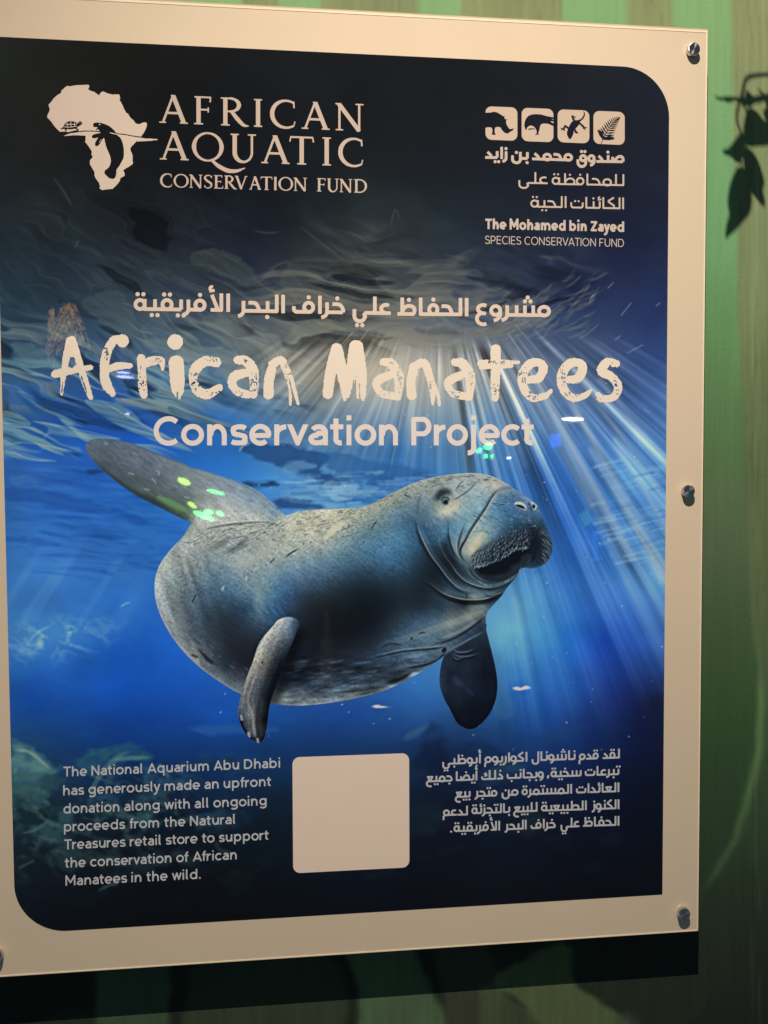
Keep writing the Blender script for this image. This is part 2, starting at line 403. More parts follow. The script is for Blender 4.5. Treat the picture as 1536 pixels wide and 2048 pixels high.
    def beam(p0, p1, r0, r1, a0, a1, c=(196, 205, 205)):
        dab(cv, [p0, p1], [r0, r1], c, [a0, a1], 9, 14)
    beam((1085, 790), (1335, 1330), 3, 14, .5, .12, (150, 185, 215)); beam((1110, 830), (1336, 1240), 2, 9, .35, .2, (170, 195, 215)); beam((1030, 720), (1180, 1010), 2, 9, .45, .15); beam((985, 740), (1050, 930), 2, 7, .35, .1); beam((1180, 900), (1330, 1160), 2, 8, .4, .3, (170, 200, 215)); beam((1230, 880), (1336, 1060), 2, 6, .4, .3)
    beam((1060, 740), (1260, 1110), 4, 12, .5, .25)
    beam((1120, 760), (1330, 1150), 4, 13, .45, .3)
    beam((1150, 740), (1338, 1010), 3, 8, .35, .2)
    beam((1200, 760), (1330, 920), 4, 8, .3, .15)
    beam((1010, 760), (1100, 960), 3, 6, .35, .1)
    beam((905, 760), (940, 950), 4, 8, .4, .15)
    beam((830, 790), (820, 940), 5, 9, .35, .1)
    beam((760, 790), (680, 930), 5, 9, .3, .1)
    beam((690, 770), (570, 900), 6, 12, .35, .1)
    beam((930, 1010 + 180), (1010, 1420), 10, 20, .0, .10, (140, 190, 215))
    beam((1075, 1160), (1170, 1470), 10, 16, .22, .0, (110, 170, 215))
    beam((1030, 1200), (1080, 1480), 6, 10, .25, .0, (150, 195, 215))
    for _ in range(46):
        a = rng.uniform(-.75, .8); r0 = rng.uniform(230, 330); r1 = r0 + rng.uniform(60, 330) * (1.5 if a > .2 else 1)
        p = [(cx + np.sin(a) * r0, cy + np.cos(a) * r0), (cx + np.sin(a) * r1, cy + np.cos(a) * r1)]
        dab(cv, p, [.7, 1.6], (206, 206, 192), [rng.uniform(.15, .5), 0], 1, 8)
    # glow where the light enters
    g = np.exp(-(((X - 760) / 190) ** 2 + ((Y - 752) / 52) ** 2))
    cv += (np.array([226, 208, 178], np.float32) - cv) * (0.38 * g)[..., None]
    # blurred pool patches left of and above the animal's back
    for poly, c, a in (([(484, 900), (500, 888), (560, 888), (640, 905), (660, 920), (640, 940), (700, 960), (650, 968), (600, 944), (540, 928)], (36, 74, 124), .8),
                       ([(482, 968), (520, 963), (556, 968), (530, 975), (500, 975)], (30, 62, 104), .85), ([(544, 1000), (575, 994), (620, 1003), (650, 1012), (600, 1020), (556, 1016)], (34, 66, 116), .75),
                       ([(640, 905), (720, 915), (800, 930), (860, 945), (800, 962), (720, 960), (660, 940)], (44, 92, 148), .6), ([(640, 1000), (700, 985), (770, 975), (800, 965), (760, 990), (700, 1010)], (58, 116, 172), .5),
                       ([(575, 925), (630, 932), (572, 944)], (108, 158, 196), .5), ([(650, 965), (690, 960), (720, 972), (690, 1000), (655, 995)], (150, 186, 206), .45), ([(600, 880), (660, 878), (690, 890), (640, 896)], (90, 130, 168), .5),
                       ([(700, 985), (760, 975), (740, 990)], (140, 180, 205), .5), ([(560, 985), (600, 978), (640, 985), (600, 994)], (112, 164, 200), .4)):
        fillp(cv, closed(poly), c, a, 5)
    dab(cv, [(478, 904), (486, 892), (502, 886)], 2, (140, 160, 168), .7, 2)
    for _ in range(130):
        x = rng.uniform(560, 860); y = rng.uniform(945, 1015); L = rng.uniform(10, 60)
        if y > 1015 - .0 * x: continue
        dab(cv, [(x, y), (x + L, y + rng.uniform(-4, 4))], rng.uniform(1, 4), (146, 190, 214) if rng.random() < .5 else (34, 78, 136), rng.uniform(.08, .3), 2, 3)
    for _ in range(90):
        x = rng.uniform(1180, 1335); y = rng.uniform(930, 1130); L = rng.uniform(15, 60)
        dab(cv, [(x, y), (x + L, y - .25 * L)], rng.uniform(.8, 3.5), (152, 192, 216) if rng.random() < .7 else (50, 100, 170), rng.uniform(.06, .3), 2, 3)
    # ---- foam caught at mid left
    fo = np.clip(ridge((X + .5 * Y) / 44, (Y - .35 * X) / 26, 301, 3) - .18, 0, 1) * np.exp(-(((X - 110) / 90) ** 2 + ((Y - 1275 + .12 * (X - 110)) / 34) ** 2))
    cv += (np.array([150, 190, 205], np.float32) - cv) * np.clip(fo * 1.3, 0, .8)[..., None]
    fb = np.exp(-(((X - 110) / 110) ** 2 + ((Y - 1272 + .14 * (X - 110)) / 36) ** 2))
    cv += (np.array([92, 150, 190], np.float32) - cv) * (.35 * fb)[..., None]
    dab(cv, [(52, 1292), (66, 1274), (80, 1262), (104, 1250)], [2, 3, 2], (160, 196, 204), .35, 4)
    dab(cv, [(240, 1215), (250, 1208), (262, 1204)], 1.3, (140, 180, 210), .6, 1.5)
    # ---- reef at the bottom left
    reef = smooth01((fbm(X / 60, Y / 42, 401, 4) + .1) * 2) * smooth01((Y - 1490) / 60) * smooth01((1840 - Y) / 200) * smooth01((620 - X) / 350)
    cv += reef[..., None] * np.array([20, 34, 32], np.float32)
    caus = np.clip(ridge((X + .4 * Y) / 55, (Y - .4 * X) / 30, 411, 3) - .28, 0, 1) * smooth01((Y - 1500) / 60) * smooth01((1800 - Y) / 170) * smooth01((520 - X) / 300)
    cv += (np.array([104, 140, 124], np.float32) - cv) * np.clip(caus * .5, 0, .6)[..., None]
    for poly, c, a in (([(22, 1482), (40, 1480), (62, 1492), (90, 1520), (112, 1542), (84, 1548), (70, 1560), (40, 1562), (24, 1550)], (84, 124, 120), .75),
                       ([(22, 1550), (70, 1545), (100, 1552), (130, 1560), (90, 1590), (40, 1600), (24, 1600)], (46, 74, 74), .6),
                       ([(150, 1530), (170, 1508), (210, 1495), (245, 1492), (262, 1488), (290, 1500), (302, 1516), (270, 1522), (230, 1526), (190, 1545)], (42, 88, 98), .7),
                       ([(380, 1522), (430, 1514), (500, 1522), (540, 1540), (470, 1545), (400, 1540)], (20, 44, 66), .6)):
        fillp(cv, closed(poly), c, a, 7, lambda x, y: np.clip(.8 + .5 * fbm(x / 14, y / 11, 421, 3), 0, 1))
    for pts, w, c, a in (([(262, 1502), (236, 1514), (205, 1545), (186, 1576), (182, 1600)], [3, 6, 5, 3], (112, 146, 132), .3), ([(224, 1520), (262, 1516), (302, 1515)], 4, (112, 150, 142), .35),
                         ([(320, 1530), (336, 1552)], 3, (90, 120, 116), .4), ([(340, 1660), (360, 1640), (420, 1640)], 4, (60, 84, 78), .35), ([(430, 1680), (440, 1700), (470, 1706)], 4, (44, 62, 62), .4),
                         ([(40, 1668), (70, 1660), (100, 1640)], 2.5, (70, 100, 100), .5), ([(40, 1735), (66, 1722)], 2.5, (60, 84, 88), .45), ([(195, 1782), (220, 1770), (236, 1768)], 3, (70, 92, 98), .45), ([(30, 1500), (60, 1505), (100, 1538)], 3, (140, 160, 140), .5)):
        dab(cv, pts, w, c, a, 3)
    # far rocks, right
    for poly, c, a in (([(838, 1500), (850, 1465), (866, 1448), (884, 1462), (890, 1500), (900, 1540), (840, 1545), (826, 1525)], (12, 20, 42), .55), ([(920, 1500), (960, 1480), (1000, 1500), (1010, 1540), (930, 1545)], (14, 30, 56), .6),
                       ([(960, 1550), (1000, 1535), (1050, 1530), (1010, 1560), (970, 1568)], (50, 84, 96), .55), ([(1030, 1660), (1060, 1620), (1090, 1640), (1060, 1680)], (26, 44, 46), .5), ([(800, 1620), (860, 1600), (900, 1640), (840, 1670)], (20, 40, 48), .4)):
        fillp(cv, closed(poly), c, a, 13, lambda x, y: np.clip(.75 + .6 * fbm(x / 30, y / 30, 433, 3), 0, 1))
    dab(cv, [(805, 1480), (830, 1466), (860, 1446)], [5, 8, 3], (60, 96, 126), .45, 5)
    for _ in range(30):
        x = rng.uniform(600, 1250); y = rng.uniform(1470, 1760); L = rng.uniform(10, 60)
        dab(cv, [(x, y), (x + L, y - .2 * L)], rng.uniform(4, 14), (36, 60, 76), rng.uniform(.03, .12), 9, 3)
    # wisp below the near flipper, two little fish, specks
    fillp(cv, closed([(380, 1458), (440, 1448), (500, 1452), (560, 1460), (500, 1468), (420, 1468)]), (40, 92, 150), .5, 6)
    dab(cv, [(743, 1413), (756, 1413), (766, 1414), (784, 1414)], [2.6, 2.8, 1.6, .6], (206, 204, 186), [.9, .9, .8, .3], 1)
    dab(cv, [(1024, 1376), (1034, 1377), (1042, 1378), (1052, 1375), (1062, 1376)], [3, 3.4, 2.4, 3.6, 3], (196, 198, 182), .9, 1.2)
    for _ in range(120):
        x = rng.uniform(400, 1330); y = rng.uniform(760, 1500)
        dab(cv, [(x, y), (x + .5, y + .5)], rng.uniform(.4, 1.1), (210, 216, 214), rng.uniform(.3, .8), .8, 2)
    for p in ([(1243, 630), (1262, 606)], [(1255, 706), (1285, 690)], [(1216, 576), (1226, 566)], [(1312, 612), (1320, 606)], [(1230, 680), (1240, 672)], [(1288, 818), (1298, 824)], [(1180, 600), (1186, 590)]):
        dab(cv, p, 1.0, (140, 146, 150), .5, 1, 4)
    for p in ([(150, 500), (154, 486), (160, 482)], [(105, 352), (128, 384), (146, 416)], [(505, 460), (535, 466), (560, 463)], [(600, 452), (640, 484), (680, 512)], [(780, 455), (790, 420), (800, 440)]):
        dab(cv, p, 1.6, (74, 74, 68), .5, 2)
    b1 = blur(cv, 6)
    cv = cv + .45 * (cv - b1)
    return np.clip(cv, 3, 250)
# ---------------------------------------------------------------- the printed manatee
BODY = [(383, 1047), (400, 1030), (430, 1015), (475, 1010), (520, 1012), (567, 1030), (600, 1022), (640, 1019), (690, 1017), (722, 1015), (750, 1004), (790, 983), (830, 965), (860, 956), (900, 949), (935, 946), (960, 947), (985, 953),
        (1010, 965), (1034, 981), (1052, 993), (1066, 1002), (1076, 1012), (1082, 1026), (1090, 1045), (1097, 1063), (1103, 1080), (1105, 1096), (1102, 1111), (1093, 1125), (1080, 1133), (1062, 1137),
        (1048, 1135), (1043, 1139), (1035, 1150), (1024, 1164), (1012, 1178), (1003, 1192), (990, 1206), (978, 1219), (972, 1232), (970, 1252), (955, 1268), (930, 1285), (897, 1303), (880, 1318), (840, 1345), (800, 1367), (760, 1384),
        (700, 1399), (650, 1407), (600, 1411), (545, 1407), (480, 1387), (440, 1364), (400, 1335), (370, 1306), (345, 1275), (325, 1240), (313, 1207), (309, 1177), (312, 1150), (322, 1125), (342, 1098), (365, 1074)]
TAIL = [(171, 896), (173, 887), (182, 880), (197, 877), (226, 879), (258, 885), (291, 897), (326, 911), (367, 927), (384, 936), (413, 942), (443, 952), (478, 964), (513, 980), (542, 1003), (560, 1021), (567, 1031), (540, 1042), (470, 1048), (400, 1056), (384, 1047), (355, 1033), (314, 1012), (273, 991), (238, 967), (206, 941), (188, 923), (175, 907)]
FARF = [(970, 1248), (973, 1262), (983, 1300), (992, 1340), (995, 1375), (990, 1405), (978, 1430), (960, 1450), (945, 1458), (930, 1457), (914, 1446), (900, 1420), (885, 1390), (879, 1365), (881, 1335), (888, 1312), (897, 1299), (930, 1280)]
NEARF = [(548, 1250), (558, 1239), (575, 1234), (592, 1237), (600, 1248), (590, 1272), (577, 1303), (562, 1343), (550, 1377), (541, 1405), (537, 1430), (533, 1460), (528, 1478), (519, 1486), (505, 1480), (490, 1465), (480, 1445), (476, 1425), (480, 1400), (490, 1365), (505, 1325), (517, 1290), (530, 1270)]

MC = """400 1040 175 170 158;430 1022 172 167 156;460 1025 176 171 160;520 1035 172 169 155;480 1045 168 164 150
190 900 85 92 98;250 920 92 98 105;300 940 95 100 108;360 960 110 115 115;420 985 142 140 138;400 955 124 128 126;450 975 130 140 145;500 1000 130 142 150;550 1025 120 140 150;260 964 72 80 78;330 1005 70 84 72;370 1028 74 92 76;215 930 74 82 86
350 990 92 100 100;395 1005 122 126 116
565 1045 178 172 150;600 1035 182 174 148;680 1030 184 173 144;720 1035 160 158 138;640 1075 172 166 145;620 1050 176 168 145;560 1068 158 156 142
380 1085 168 165 155;420 1080 152 150 140;470 1080 150 152 145;520 1085 150 150 138;570 1095 162 160 142;620 1105 144 150 143;680 1100 116 134 134;720 1110 82 106 116
330 1130 164 162 152;370 1130 136 138 132;420 1130 118 128 126;480 1125 146 150 143;540 1130 140 148 144;600 1135 108 128 134;650 1140 76 100 114;700 1150 46 64 78
318 1175 156 156 150;345 1175 122 130 126;390 1180 84 98 106;440 1180 74 96 108;500 1175 112 130 134;530 1180 108 126 126;570 1180 58 88 118;600 1190 40 50 60;650 1195 28 33 39;700 1195 23 29 36;620 1162 66 82 94;680 1163 42 55 66;575 1150 92 112 122;660 1210 20 24 28
318 1210 150 150 146;350 1220 116 122 122;390 1225 74 86 96;440 1225 46 56 64;490 1220 44 60 78;520 1225 88 108 116;555 1222 56 84 112;600 1220 28 34 40;650 1235 18 21 25;720 1235 16 20 26
335 1255 136 137 134;370 1270 96 106 110;410 1280 64 74 84;450 1280 37 41 47;500 1285 34 39 47;620 1280 17 20 24;680 1280 18 21 25
385 1317 130 130 128;420 1330 86 93 98;450 1335 40 50 60;490 1330 30 33 38;600 1330 20 26 34;660 1330 27 33 41;720 1320 38 50 62;780 1310 60 75 87;830 1300 72 87 97
440 1358 112 114 112;470 1365 84 88 94;570 1370 36 42 52;620 1375 50 60 72;680 1375 60 72 84;740 1370 58 68 80;790 1355 50 58 68;850 1328 70 82 92
500 1390 122 124 122;560 1404 124 125 122;620 1408 128 130 126;700 1397 120 120 118;760 1382 100 103 105;830 1347 92 97 102;880 1315 85 92 98
760 1272 26 36 46;800 1262 56 76 90;850 1262 88 103 107;900 1245 124 124 112;940 1232 134 128 110;966 1218 112 112 102;880 1282 82 96 101;930 1268 52 64 76;958 1252 36 48 60;820 1280 84 98 104;720 1275 12 16 22
780 1220 18 24 30;830 1222 32 44 54;880 1218 42 56 66;930 1208 26 32 40;980 1200 36 54 72;760 1180 20 30 38;815 1180 26 37 45;786 1209 15 22 28;843 1209 26 36 44;757 1262 12 17 22;786 1276 46 62 74;729 1178 13 20 27;700 1165 26 36 44;837 1240 60 78 92;860 1235 62 78 88
760 1100 80 114 132;800 1080 84 118 134;780 1130 60 90 110;830 1110 50 74 90;760 1050 110 125 125;730 1070 96 116 120;800 1030 90 112 118;780 1003 152 149 130;820 983 144 144 130;850 970 154 152 138;820 1050 66 92 108;740 1150 34 48 58;800 1160 38 54 64;900 955 150 150 138
845 1060 56 80 95;850 1110 36 50 62;860 1150 22 32 40;880 1190 42 56 66;900 1150 25 36 45;880 1100 36 54 66;900 1120 28 36 46;920 1150 26 36 46;840 1180 22 32 40
870 1060 70 98 114;900 1072 84 116 130;930 1060 108 140 148;900 1045 92 122 132;940 1020 125 152 154;960 1000 130 153 155;910 962 156 160 152;870 985 140 142 130;860 1012 112 124 122;985 972 168 162 146;1005 978 152 152 145;940 965 150 156 150
890 1026 176 170 148;915 1010 160 156 140;895 978 128 134 126
1000 1000 88 116 134;1020 985 106 132 145;1030 1000 82 106 130;1050 1010 96 116 130;990 1030 98 126 138;1010 1030 66 96 115;970 1060 132 148 146;958 1082 172 166 141;944 1102 178 170 144;990 1060 106 130 135;1020 1050 58 84 100;1050 1040 58 82 100;1075 1032 70 96 114;975 1080 128 140 130
1000 1090 30 44 56;972 1105 60 80 85;1030 1080 28 42 54;1060 1080 20 26 36;1060 1060 33 48 60;1088 1080 36 44 54;1098 1100 46 62 74;1075 1112 24 33 43;1060 1127 42 60 74;940 1127 112 122 112;960 1128 50 66 72;1090 1050 60 84 100
1000 1127 12 15 20;1030 1115 16 20 26;980 1147 15 20 26;1040 1105 20 24 30;960 1140 18 24 30
965 1160 48 64 74;990 1165 36 50 60;1010 1163 33 46 56;940 1152 45 61 71;922 1132 52 70 78
930 1182 60 78 85;970 1184 70 84 88;950 1194 106 112 102;900 1177 50 66 74;990 1182 50 62 70"""
NC = """560 1246 168 164 152;545 1270 163 160 148;525 1310 152 148 136;510 1350 126 125 120;495 1390 100 105 108;482 1425 75 82 90;500 1430 108 110 110;510 1460 84 88 92;585 1255 92 112 130;572 1290 50 58 68;555 1320 30 36 44;545 1350 22 26 32;531 1390 20 24 30;527 1440 12 14 20;537 1298 126 128 125;520 1360 76 82 90;508 1400 72 78 86;590 1243 110 128 142;518 1478 30 34 40;484 1445 40 46 56"""
FC = """905 1350 24 32 48;940 1300 22 28 40;970 1350 15 21 34;940 1420 11 15 25;920 1372 30 40 58;960 1265 34 46 60;985 1380 14 20 32;890 1340 26 36 52;915 1305 34 44 58;950 1450 11 15 25"""

MX0, MY0, MX1, MY1 = 150, 860, 1125, 1500

def body_sdf(X, Y):
    d = polysdf(closed(BODY), X, Y)
    for p in (TAIL, FARF, NEARF):
        d = np.minimum(d, polysdf(closed(p), X, Y))
    return d

def paint_manatee():
    cv = np.zeros((IH, IW, 3), np.float32)
    w = tps(parse(MC), MX0, MY0, MX1, MY1, 5, .05)
    cv[MY0:MY1, MX0:MX1] = w
    rng = np.random.default_rng(21)
    Yg, Xg = np.mgrid[MY0:MY1, MX0:MX1].astype(np.float32)
    sub = cv[MY0:MY1, MX0:MX1]
    bm = (smooth01((Xg - 545) / 60) * smooth01((860 - Xg) / 60) * smooth01((Yg - 1110) / 50) * smooth01((1350 - Yg) / 50))[..., None]
    sub += (blur(sub, 22) * 1.06 - sub) * bm
    # ---------------- leathery skin: fine pebbling plus longer creases that follow the barrel
    th = np.arctan2(Yg - 1500, Xg - 640)
    rr = np.hypot((Xg - 640), (Yg - 1500) * 1.0)
    wn = rng.normal(size=Xg.shape).astype(np.float32)
    p1 = blur(wn, 1.2) - blur(wn, 2.6); p2 = blur(wn, 2.4) - blur(wn, 6)
    peb = p1 / p1.std() * .62 + p2 / p2.std() * .15
    cr = vnoise((Xg + .7 * Yg) / 22, (Yg - .7 * Xg) / 4.0, 8) * .6 + fbm(Xg / 16, Yg / 16, 9, 3) * .6
    lum = sub.mean(-1)
    mid = smooth01((lum - 14) / 60)
    tail_ = smooth01((1040 - Yg - .0 * Xg) / 40) * smooth01((560 - Xg) / 40)
    teal = smooth01((lum - 26) / 40) * smooth01((150 - lum) / 45) * (1 - tail_) * smooth01((Xg - 370) / 90)
    sub *= 1 + teal[..., None] * np.array([-.07, .0, .045], np.float32)
    warm = smooth01((lum - 125) / 40)[..., None]
    sub *= 1 + warm * np.array([.03, .03, .02], np.float32)
    headk = smooth01((Xg - 800) / 60) * .45
    gain = 1 + .055 * peb * mid * (1 - .6 * tail_) * (1 - headk) + .12 * cr * mid
    sub *= gain[..., None]
    # mottled belly
    bel = smooth01((Yg - 1285) / 60) * smooth01((Xg - 545) / 40)
    mot = fbm((Xg + .2 * Yg) / 38, (Yg + .12 * Xg) / 9, 17, 4)
    sub *= (1 + .75 * bel * mot)[..., None]
    sub += (bel * np.clip(mot - .15, 0, 1) * 55)[..., None] * np.array([.9, 1, 1.05], np.float32)
    # streaks along the rump
    rump = smooth01((470 - Xg) / 90) * smooth01((Yg - 1080) / 60)
    st = vnoise((Xg * .8 - Yg * .25) / 7, (Yg + Xg * .3) / 60, 23)
    sub *= (1 + .14 * rump * st)[..., None]
    # ---------------- far flipper
    M = smooth01((1.2 - polysdf(closed(FARF), Xg, Yg)) / 2.4)
    F = tps(parse(FC), MX0, MY0, MX1, MY1, 8)
    F = F * (1 + .22 * fbm(Xg / 18, Yg / 26, 33, 3))[..., None]
    M *= smooth01((Yg - (1310 - (Xg - 890) * .62)) / 6 + .5)
    sub += (F - sub) * M[..., None]
    dab(cv, [(893, 1302), (920, 1289), (945, 1275), (970, 1262)], [1, 1.8, 1.4], (104, 118, 128), [.4, .6, .5], 1.6)
    for p, a in (([(905, 1296), (915, 1304), (935, 1303), (950, 1296)], .6), ([(905, 1300), (915, 1312), (938, 1312), (960, 1305)], .5), ([(903, 1304), (912, 1318), (928, 1314)], .5)):
        dab(cv, p, [1, 1.5, .6], (104, 116, 126), a, 1.2)
        dab(cv, [(x, y + 4) for x, y in p], 1.6, (10, 14, 22), .6, 1.5)
    dab(cv, [(906, 1350), (915, 1364), (930, 1372)], [4, 6, 3], (52, 64, 84), .45, 6)
    dab(cv, [(936, 1380), (944, 1388)], [4, 3], (46, 56, 76), .4, 6)
    dab(cv, [(975, 1275), (986, 1310), (994, 1350)], 1.4, (52, 78, 110), .5, 1.6)
    # ---------------- tail: dark underside edge, scuffs
    dab(cv, [(178, 912), (206, 940), (238, 966), (273, 990), (314, 1010), (384, 1046)], [3, 5, 6, 9, 8], (42, 52, 52), [.4, .55, .75, .8, .9], 6)
    dab(cv, [(190, 879), (258, 886), (326, 912), (413, 943), (478, 965), (560, 1022)], 1.5, (56, 72, 90), .45, 2.5)
    for _ in range(26):
        x = rng.uniform(200, 520); y = 900 + (x - 200) * .34 + rng.normal() * 18; L = rng.uniform(3, 14)
        c = (150, 156, 162) if rng.random() < .4 else (52, 60, 66)
        dab(cv, [(x, y), (x + L, y + L * .35)], rng.uniform(.5, 1.3), c, rng.uniform(.15, .4), 1.3, 3)
    for p in ([(258, 946), (268, 949)], [(305, 958), (312, 966)], [(290, 978), (298, 980)], [(210, 886), (214, 889)], [(312, 940), (318, 946), (316, 952)], [(370, 994), (378, 996)]):
        dab(cv, p, 1.5, (160, 166, 170), .5, 1.4)
    dab(cv, [(440, 975), (462, 998), (472, 1014)], [6, 9, 6], (158, 156, 148), .35, 8)
    dab(cv, [(383, 1047), (390, 1060), (382, 1076)], 2, (190, 182, 166), .4, 3)
    # ---------------- peduncle fold and combed dark scratches on the back
    dab(cv, [(405, 1060), (440, 1052), (490, 1046), (545, 1043)], [1.5, 2.2, 1.4], (60, 66, 64), .5, 1.5)
    dab(cv, [(405, 1056), (440, 1048), (490, 1042), (540, 1041)], 1.3, (206, 198, 178), .5, 1.2)
    def scratch(n, path, spread, L0, L1, col, a0, a1, w0=.5, w1=1.3, jit=.12):
        P = catmull(path, 20)
        for _ in range(n):
            k = rng.integers(0, len(P) - 2)
            d = P[k + 1] - P[k]; ang = np.arctan2(d[1], d[0]) + rng.normal() * jit
            x, y = P[k] + rng.normal(size=2) * spread
            L = rng.uniform(L0, L1) * rng.choice([.4, .7, 1.0, 1.3])
            q = [(x, y), (x + L * .5 * np.cos(ang), y + L * .5 * np.sin(ang) - .4), (x + L * np.cos(ang), y + L * np.sin(ang))]
            dab(cv, q, rng.uniform(w0, w1) * .8, col, rng.uniform(a0, a1) * .8, .8, 3)
            if w1 > 1: dab(cv, [(u, v + 1.6) for u, v in q], .7, (200, 194, 174), .25, .8, 3)
    dk = (44, 52, 54)
    scratch(70, [(372, 1090), (420, 1070), (480, 1054), (545, 1046)], (8, 5), 4, 16, dk, .3, .8)
    scratch(40, [(385, 1100), (430, 1082), (490, 1066), (560, 1052)], (10, 6), 5, 20, dk, .3, .7)
    scratch(60, [(440, 1112), (480, 1092), (520, 1070), (560, 1050)], (9, 5), 4, 16, dk, .3, .8)
    dab(cv, [(416, 1100), (440, 1090), (462, 1076)], [5, 7, 4], (86, 88, 84), .5, 6)
    dab(cv, [(446, 1108), (475, 1094), (500, 1072)], [5, 6, 4], (70, 74, 74), .55, 6)
    scratch(24, [(372, 1200), (385, 1160), (398, 1120), (412, 1095)], (6, 8), 4, 14, dk, .3, .7)
    scratch(30, [(360, 1240), (366, 1200), (376, 1150), (390, 1110)], (12, 10), 3, 10, dk, .25, .6)
    scratch(90, [(560, 1070), (620, 1052), (680, 1040), (730, 1030)], (26, 13), 3, 16, dk, .3, .8, jit=.2)
    scratch(60, [(580, 1090), (640, 1075), (700, 1062), (740, 1050)], (26, 14), 3, 12, dk, .2, .6, jit=.3)
    scratch(40, [(690, 1095), (710, 1060), (735, 1030)], (12, 12), 4, 16, dk, .2, .6)
    scratch(80, [(740, 1040), (790, 1010), (840, 985), (900, 965)], (22, 12), 3, 12, dk, .3, .75, jit=.3)
    scratch(60, [(700, 1030), (760, 1004), (830, 970), (900, 953), (960, 950)], (10, 4), 3, 12, dk, .3, .8)
    scratch(45, [(720, 1110), (760, 1060), (800, 1030), (850, 990)], (22, 18), 3, 10, dk, .2, .6, jit=.5)
    scratch(36, [(330, 1190), (420, 1120), (560, 1120), (700, 1090)], (40, 34), 2, 6, dk, .3, .8, 1, 1.8, .6)
    dab(cv, [(571, 1115), (582, 1106), (598, 1097)], 1.5, (40, 46, 50), .9, 1)
    dab(cv, [(540, 1127), (545, 1121), (550, 1115)], 1.2, (40, 46, 50), .8, 1)
    dab(cv, [(384, 1206), (388, 1197), (392, 1188)], 1.6, (40, 46, 50), .85, 1)
    dab(cv, [(806, 988), (814, 992), (822, 995)], 1.1, (40, 44, 46), .85, .9)
    dab(cv, [(741, 1061), (748, 1049), (754, 1041)], 1.1, (40, 46, 50), .8, .9)
    # bare pale patches
    fillp(cv, closed([(652, 1068), (668, 1050), (690, 1040), (684, 1054), (664, 1072), (648, 1082)]), (206, 190, 156), .75, 3)
    fillp(cv, closed([(470, 1128), (510, 1105), (545, 1092), (530, 1112), (490, 1130)]), (172, 168, 148), .45, 8)
    for p in ([(506, 1142), (512, 1137), (517, 1134)], [(444, 1182), (446, 1176), (448, 1172)], [(492, 1160), (493, 1154)]):
        dab(cv, p, 2, (190, 174, 150), .7, 1.5)
    # light fold above the near flipper
    dab(cv, [(515, 1172), (517, 1200), (518, 1232)], [8, 7, 3], (142, 154, 144), [.5, .45, .3], 9)
    for i in range(7):
        x = 500 + i * 8
        dab(cv, [(x, 1196 + i * 2), (x + 6, 1220), (540 + i * 4, 1240)], 1.4, (60, 96, 132) if i % 2 else (24, 40, 60), .35, 3)
    # black shade patch in front of the flipper is soft-edged and ragged
    fillp(cv, closed([(572, 1172), (620, 1168), (690, 1160), (720, 1180), (760, 1210), (770, 1250), (720, 1290), (640, 1310), (590, 1300), (585, 1250), (592, 1225)]), (18, 22, 26), .0, 40, lambda x, y: np.clip(.8 + .5 * fbm(x / 30, y / 30, 71, 3), 0, 1))
    fillp(cv, closed([(640, 1300), (652, 1225), (662, 1270), (668, 1360), (645, 1360)]), (60, 62, 62), .22, 10)
    # belly folds near the far flipper
    for p, c, a, w in (([(740, 1318), (800, 1304), (860, 1298), (892, 1294)], (20, 26, 32), .75, 1.6), ([(740, 1315), (800, 1300), (860, 1294), (890, 1291)], (136, 144, 140), .5, 1.4),
                       ([(790, 1340), (850, 1330), (880, 1316), (893, 1300)], (14, 18, 24), .7, 2), ([(860, 1292), (910, 1276), (950, 1250), (972, 1232)], (18, 24, 30), .6, 2.4),
                       ([(880, 1278), (920, 1262), (956, 1240)], (150, 146, 126), .4, 3), ([(740, 1296), (780, 1286), (840, 1268), (920, 1240), (968, 1222)], (150, 148, 132), [0, .1, .25, .3, .2], 7),
                       ([(772, 1366), (800, 1358), (825, 1344)], (16, 20, 26), .7, 3), ([(836, 1268), (845, 1265), (852, 1266)], (24, 30, 36), .8, 1.2), ([(822, 1279), (824, 1276)], (20, 26, 30), .9, 1.6),
                       ([(762, 1296), (780, 1288), (806, 1290)], (24, 32, 40), .6, 2), ([(886, 1302), (890, 1298)], (8, 10, 12), .9, 3)):
        dab(cv, p, w, c, a, 1.5)
    for _ in range(170):
        x = rng.uniform(560, 880); y = rng.uniform(1318, 1402) - max(0, x - 720) * .33; L = rng.uniform(5, 34)
        dab(cv, [(x, y), (x + L * .5, y - .02 * L + 1), (x + L, y - .1 * L)], rng.uniform(.4, 1.6), (126, 138, 146) if rng.random() < .5 else (14, 18, 24), rng.uniform(.08, .3), 2.2, 3)
    for _ in range(70):
        t = rng.uniform(0, 1); x = 350 + 180 * t + rng.normal() * 8; y = 1255 + 110 * t + rng.normal() * 10; L = rng.uniform(5, 20)
        dab(cv, [(x, y), (x + L * .4, y + L * .33), (x + L * .8, y + L * .6)], rng.uniform(.4, 1.2), (26, 32, 38) if rng.random() < .7 else (150, 152, 148), rng.uniform(.15, .45), 1.4, 3)
    dab(cv, [(396, 1296), (415, 1318), (430, 1330)], [2, 4, 2], (24, 28, 34), .75, 2)
    dab(cv, [(385, 1310), (394, 1314)], 2.5, (24, 28, 34), .6, 2)
    # rim light along the underside and rump
    B = closed(BODY)
    rim = polysdf(B, Xg, Yg)
    r1 = smooth01((6 + rim) / 6) * smooth01((Yg - 1290) / 60) * smooth01((900 - Xg) / 60)
    sub += (np.array([150, 150, 146], np.float32) - sub) * (.42 * r1)[..., None]
    r2 = smooth01((7 + rim) / 7) * smooth01((420 - Xg) / 60) * smooth01((Yg - 1070) / 30)
    sub += (np.array([186, 182, 170], np.float32) - sub) * (.4 * r2)[..., None]
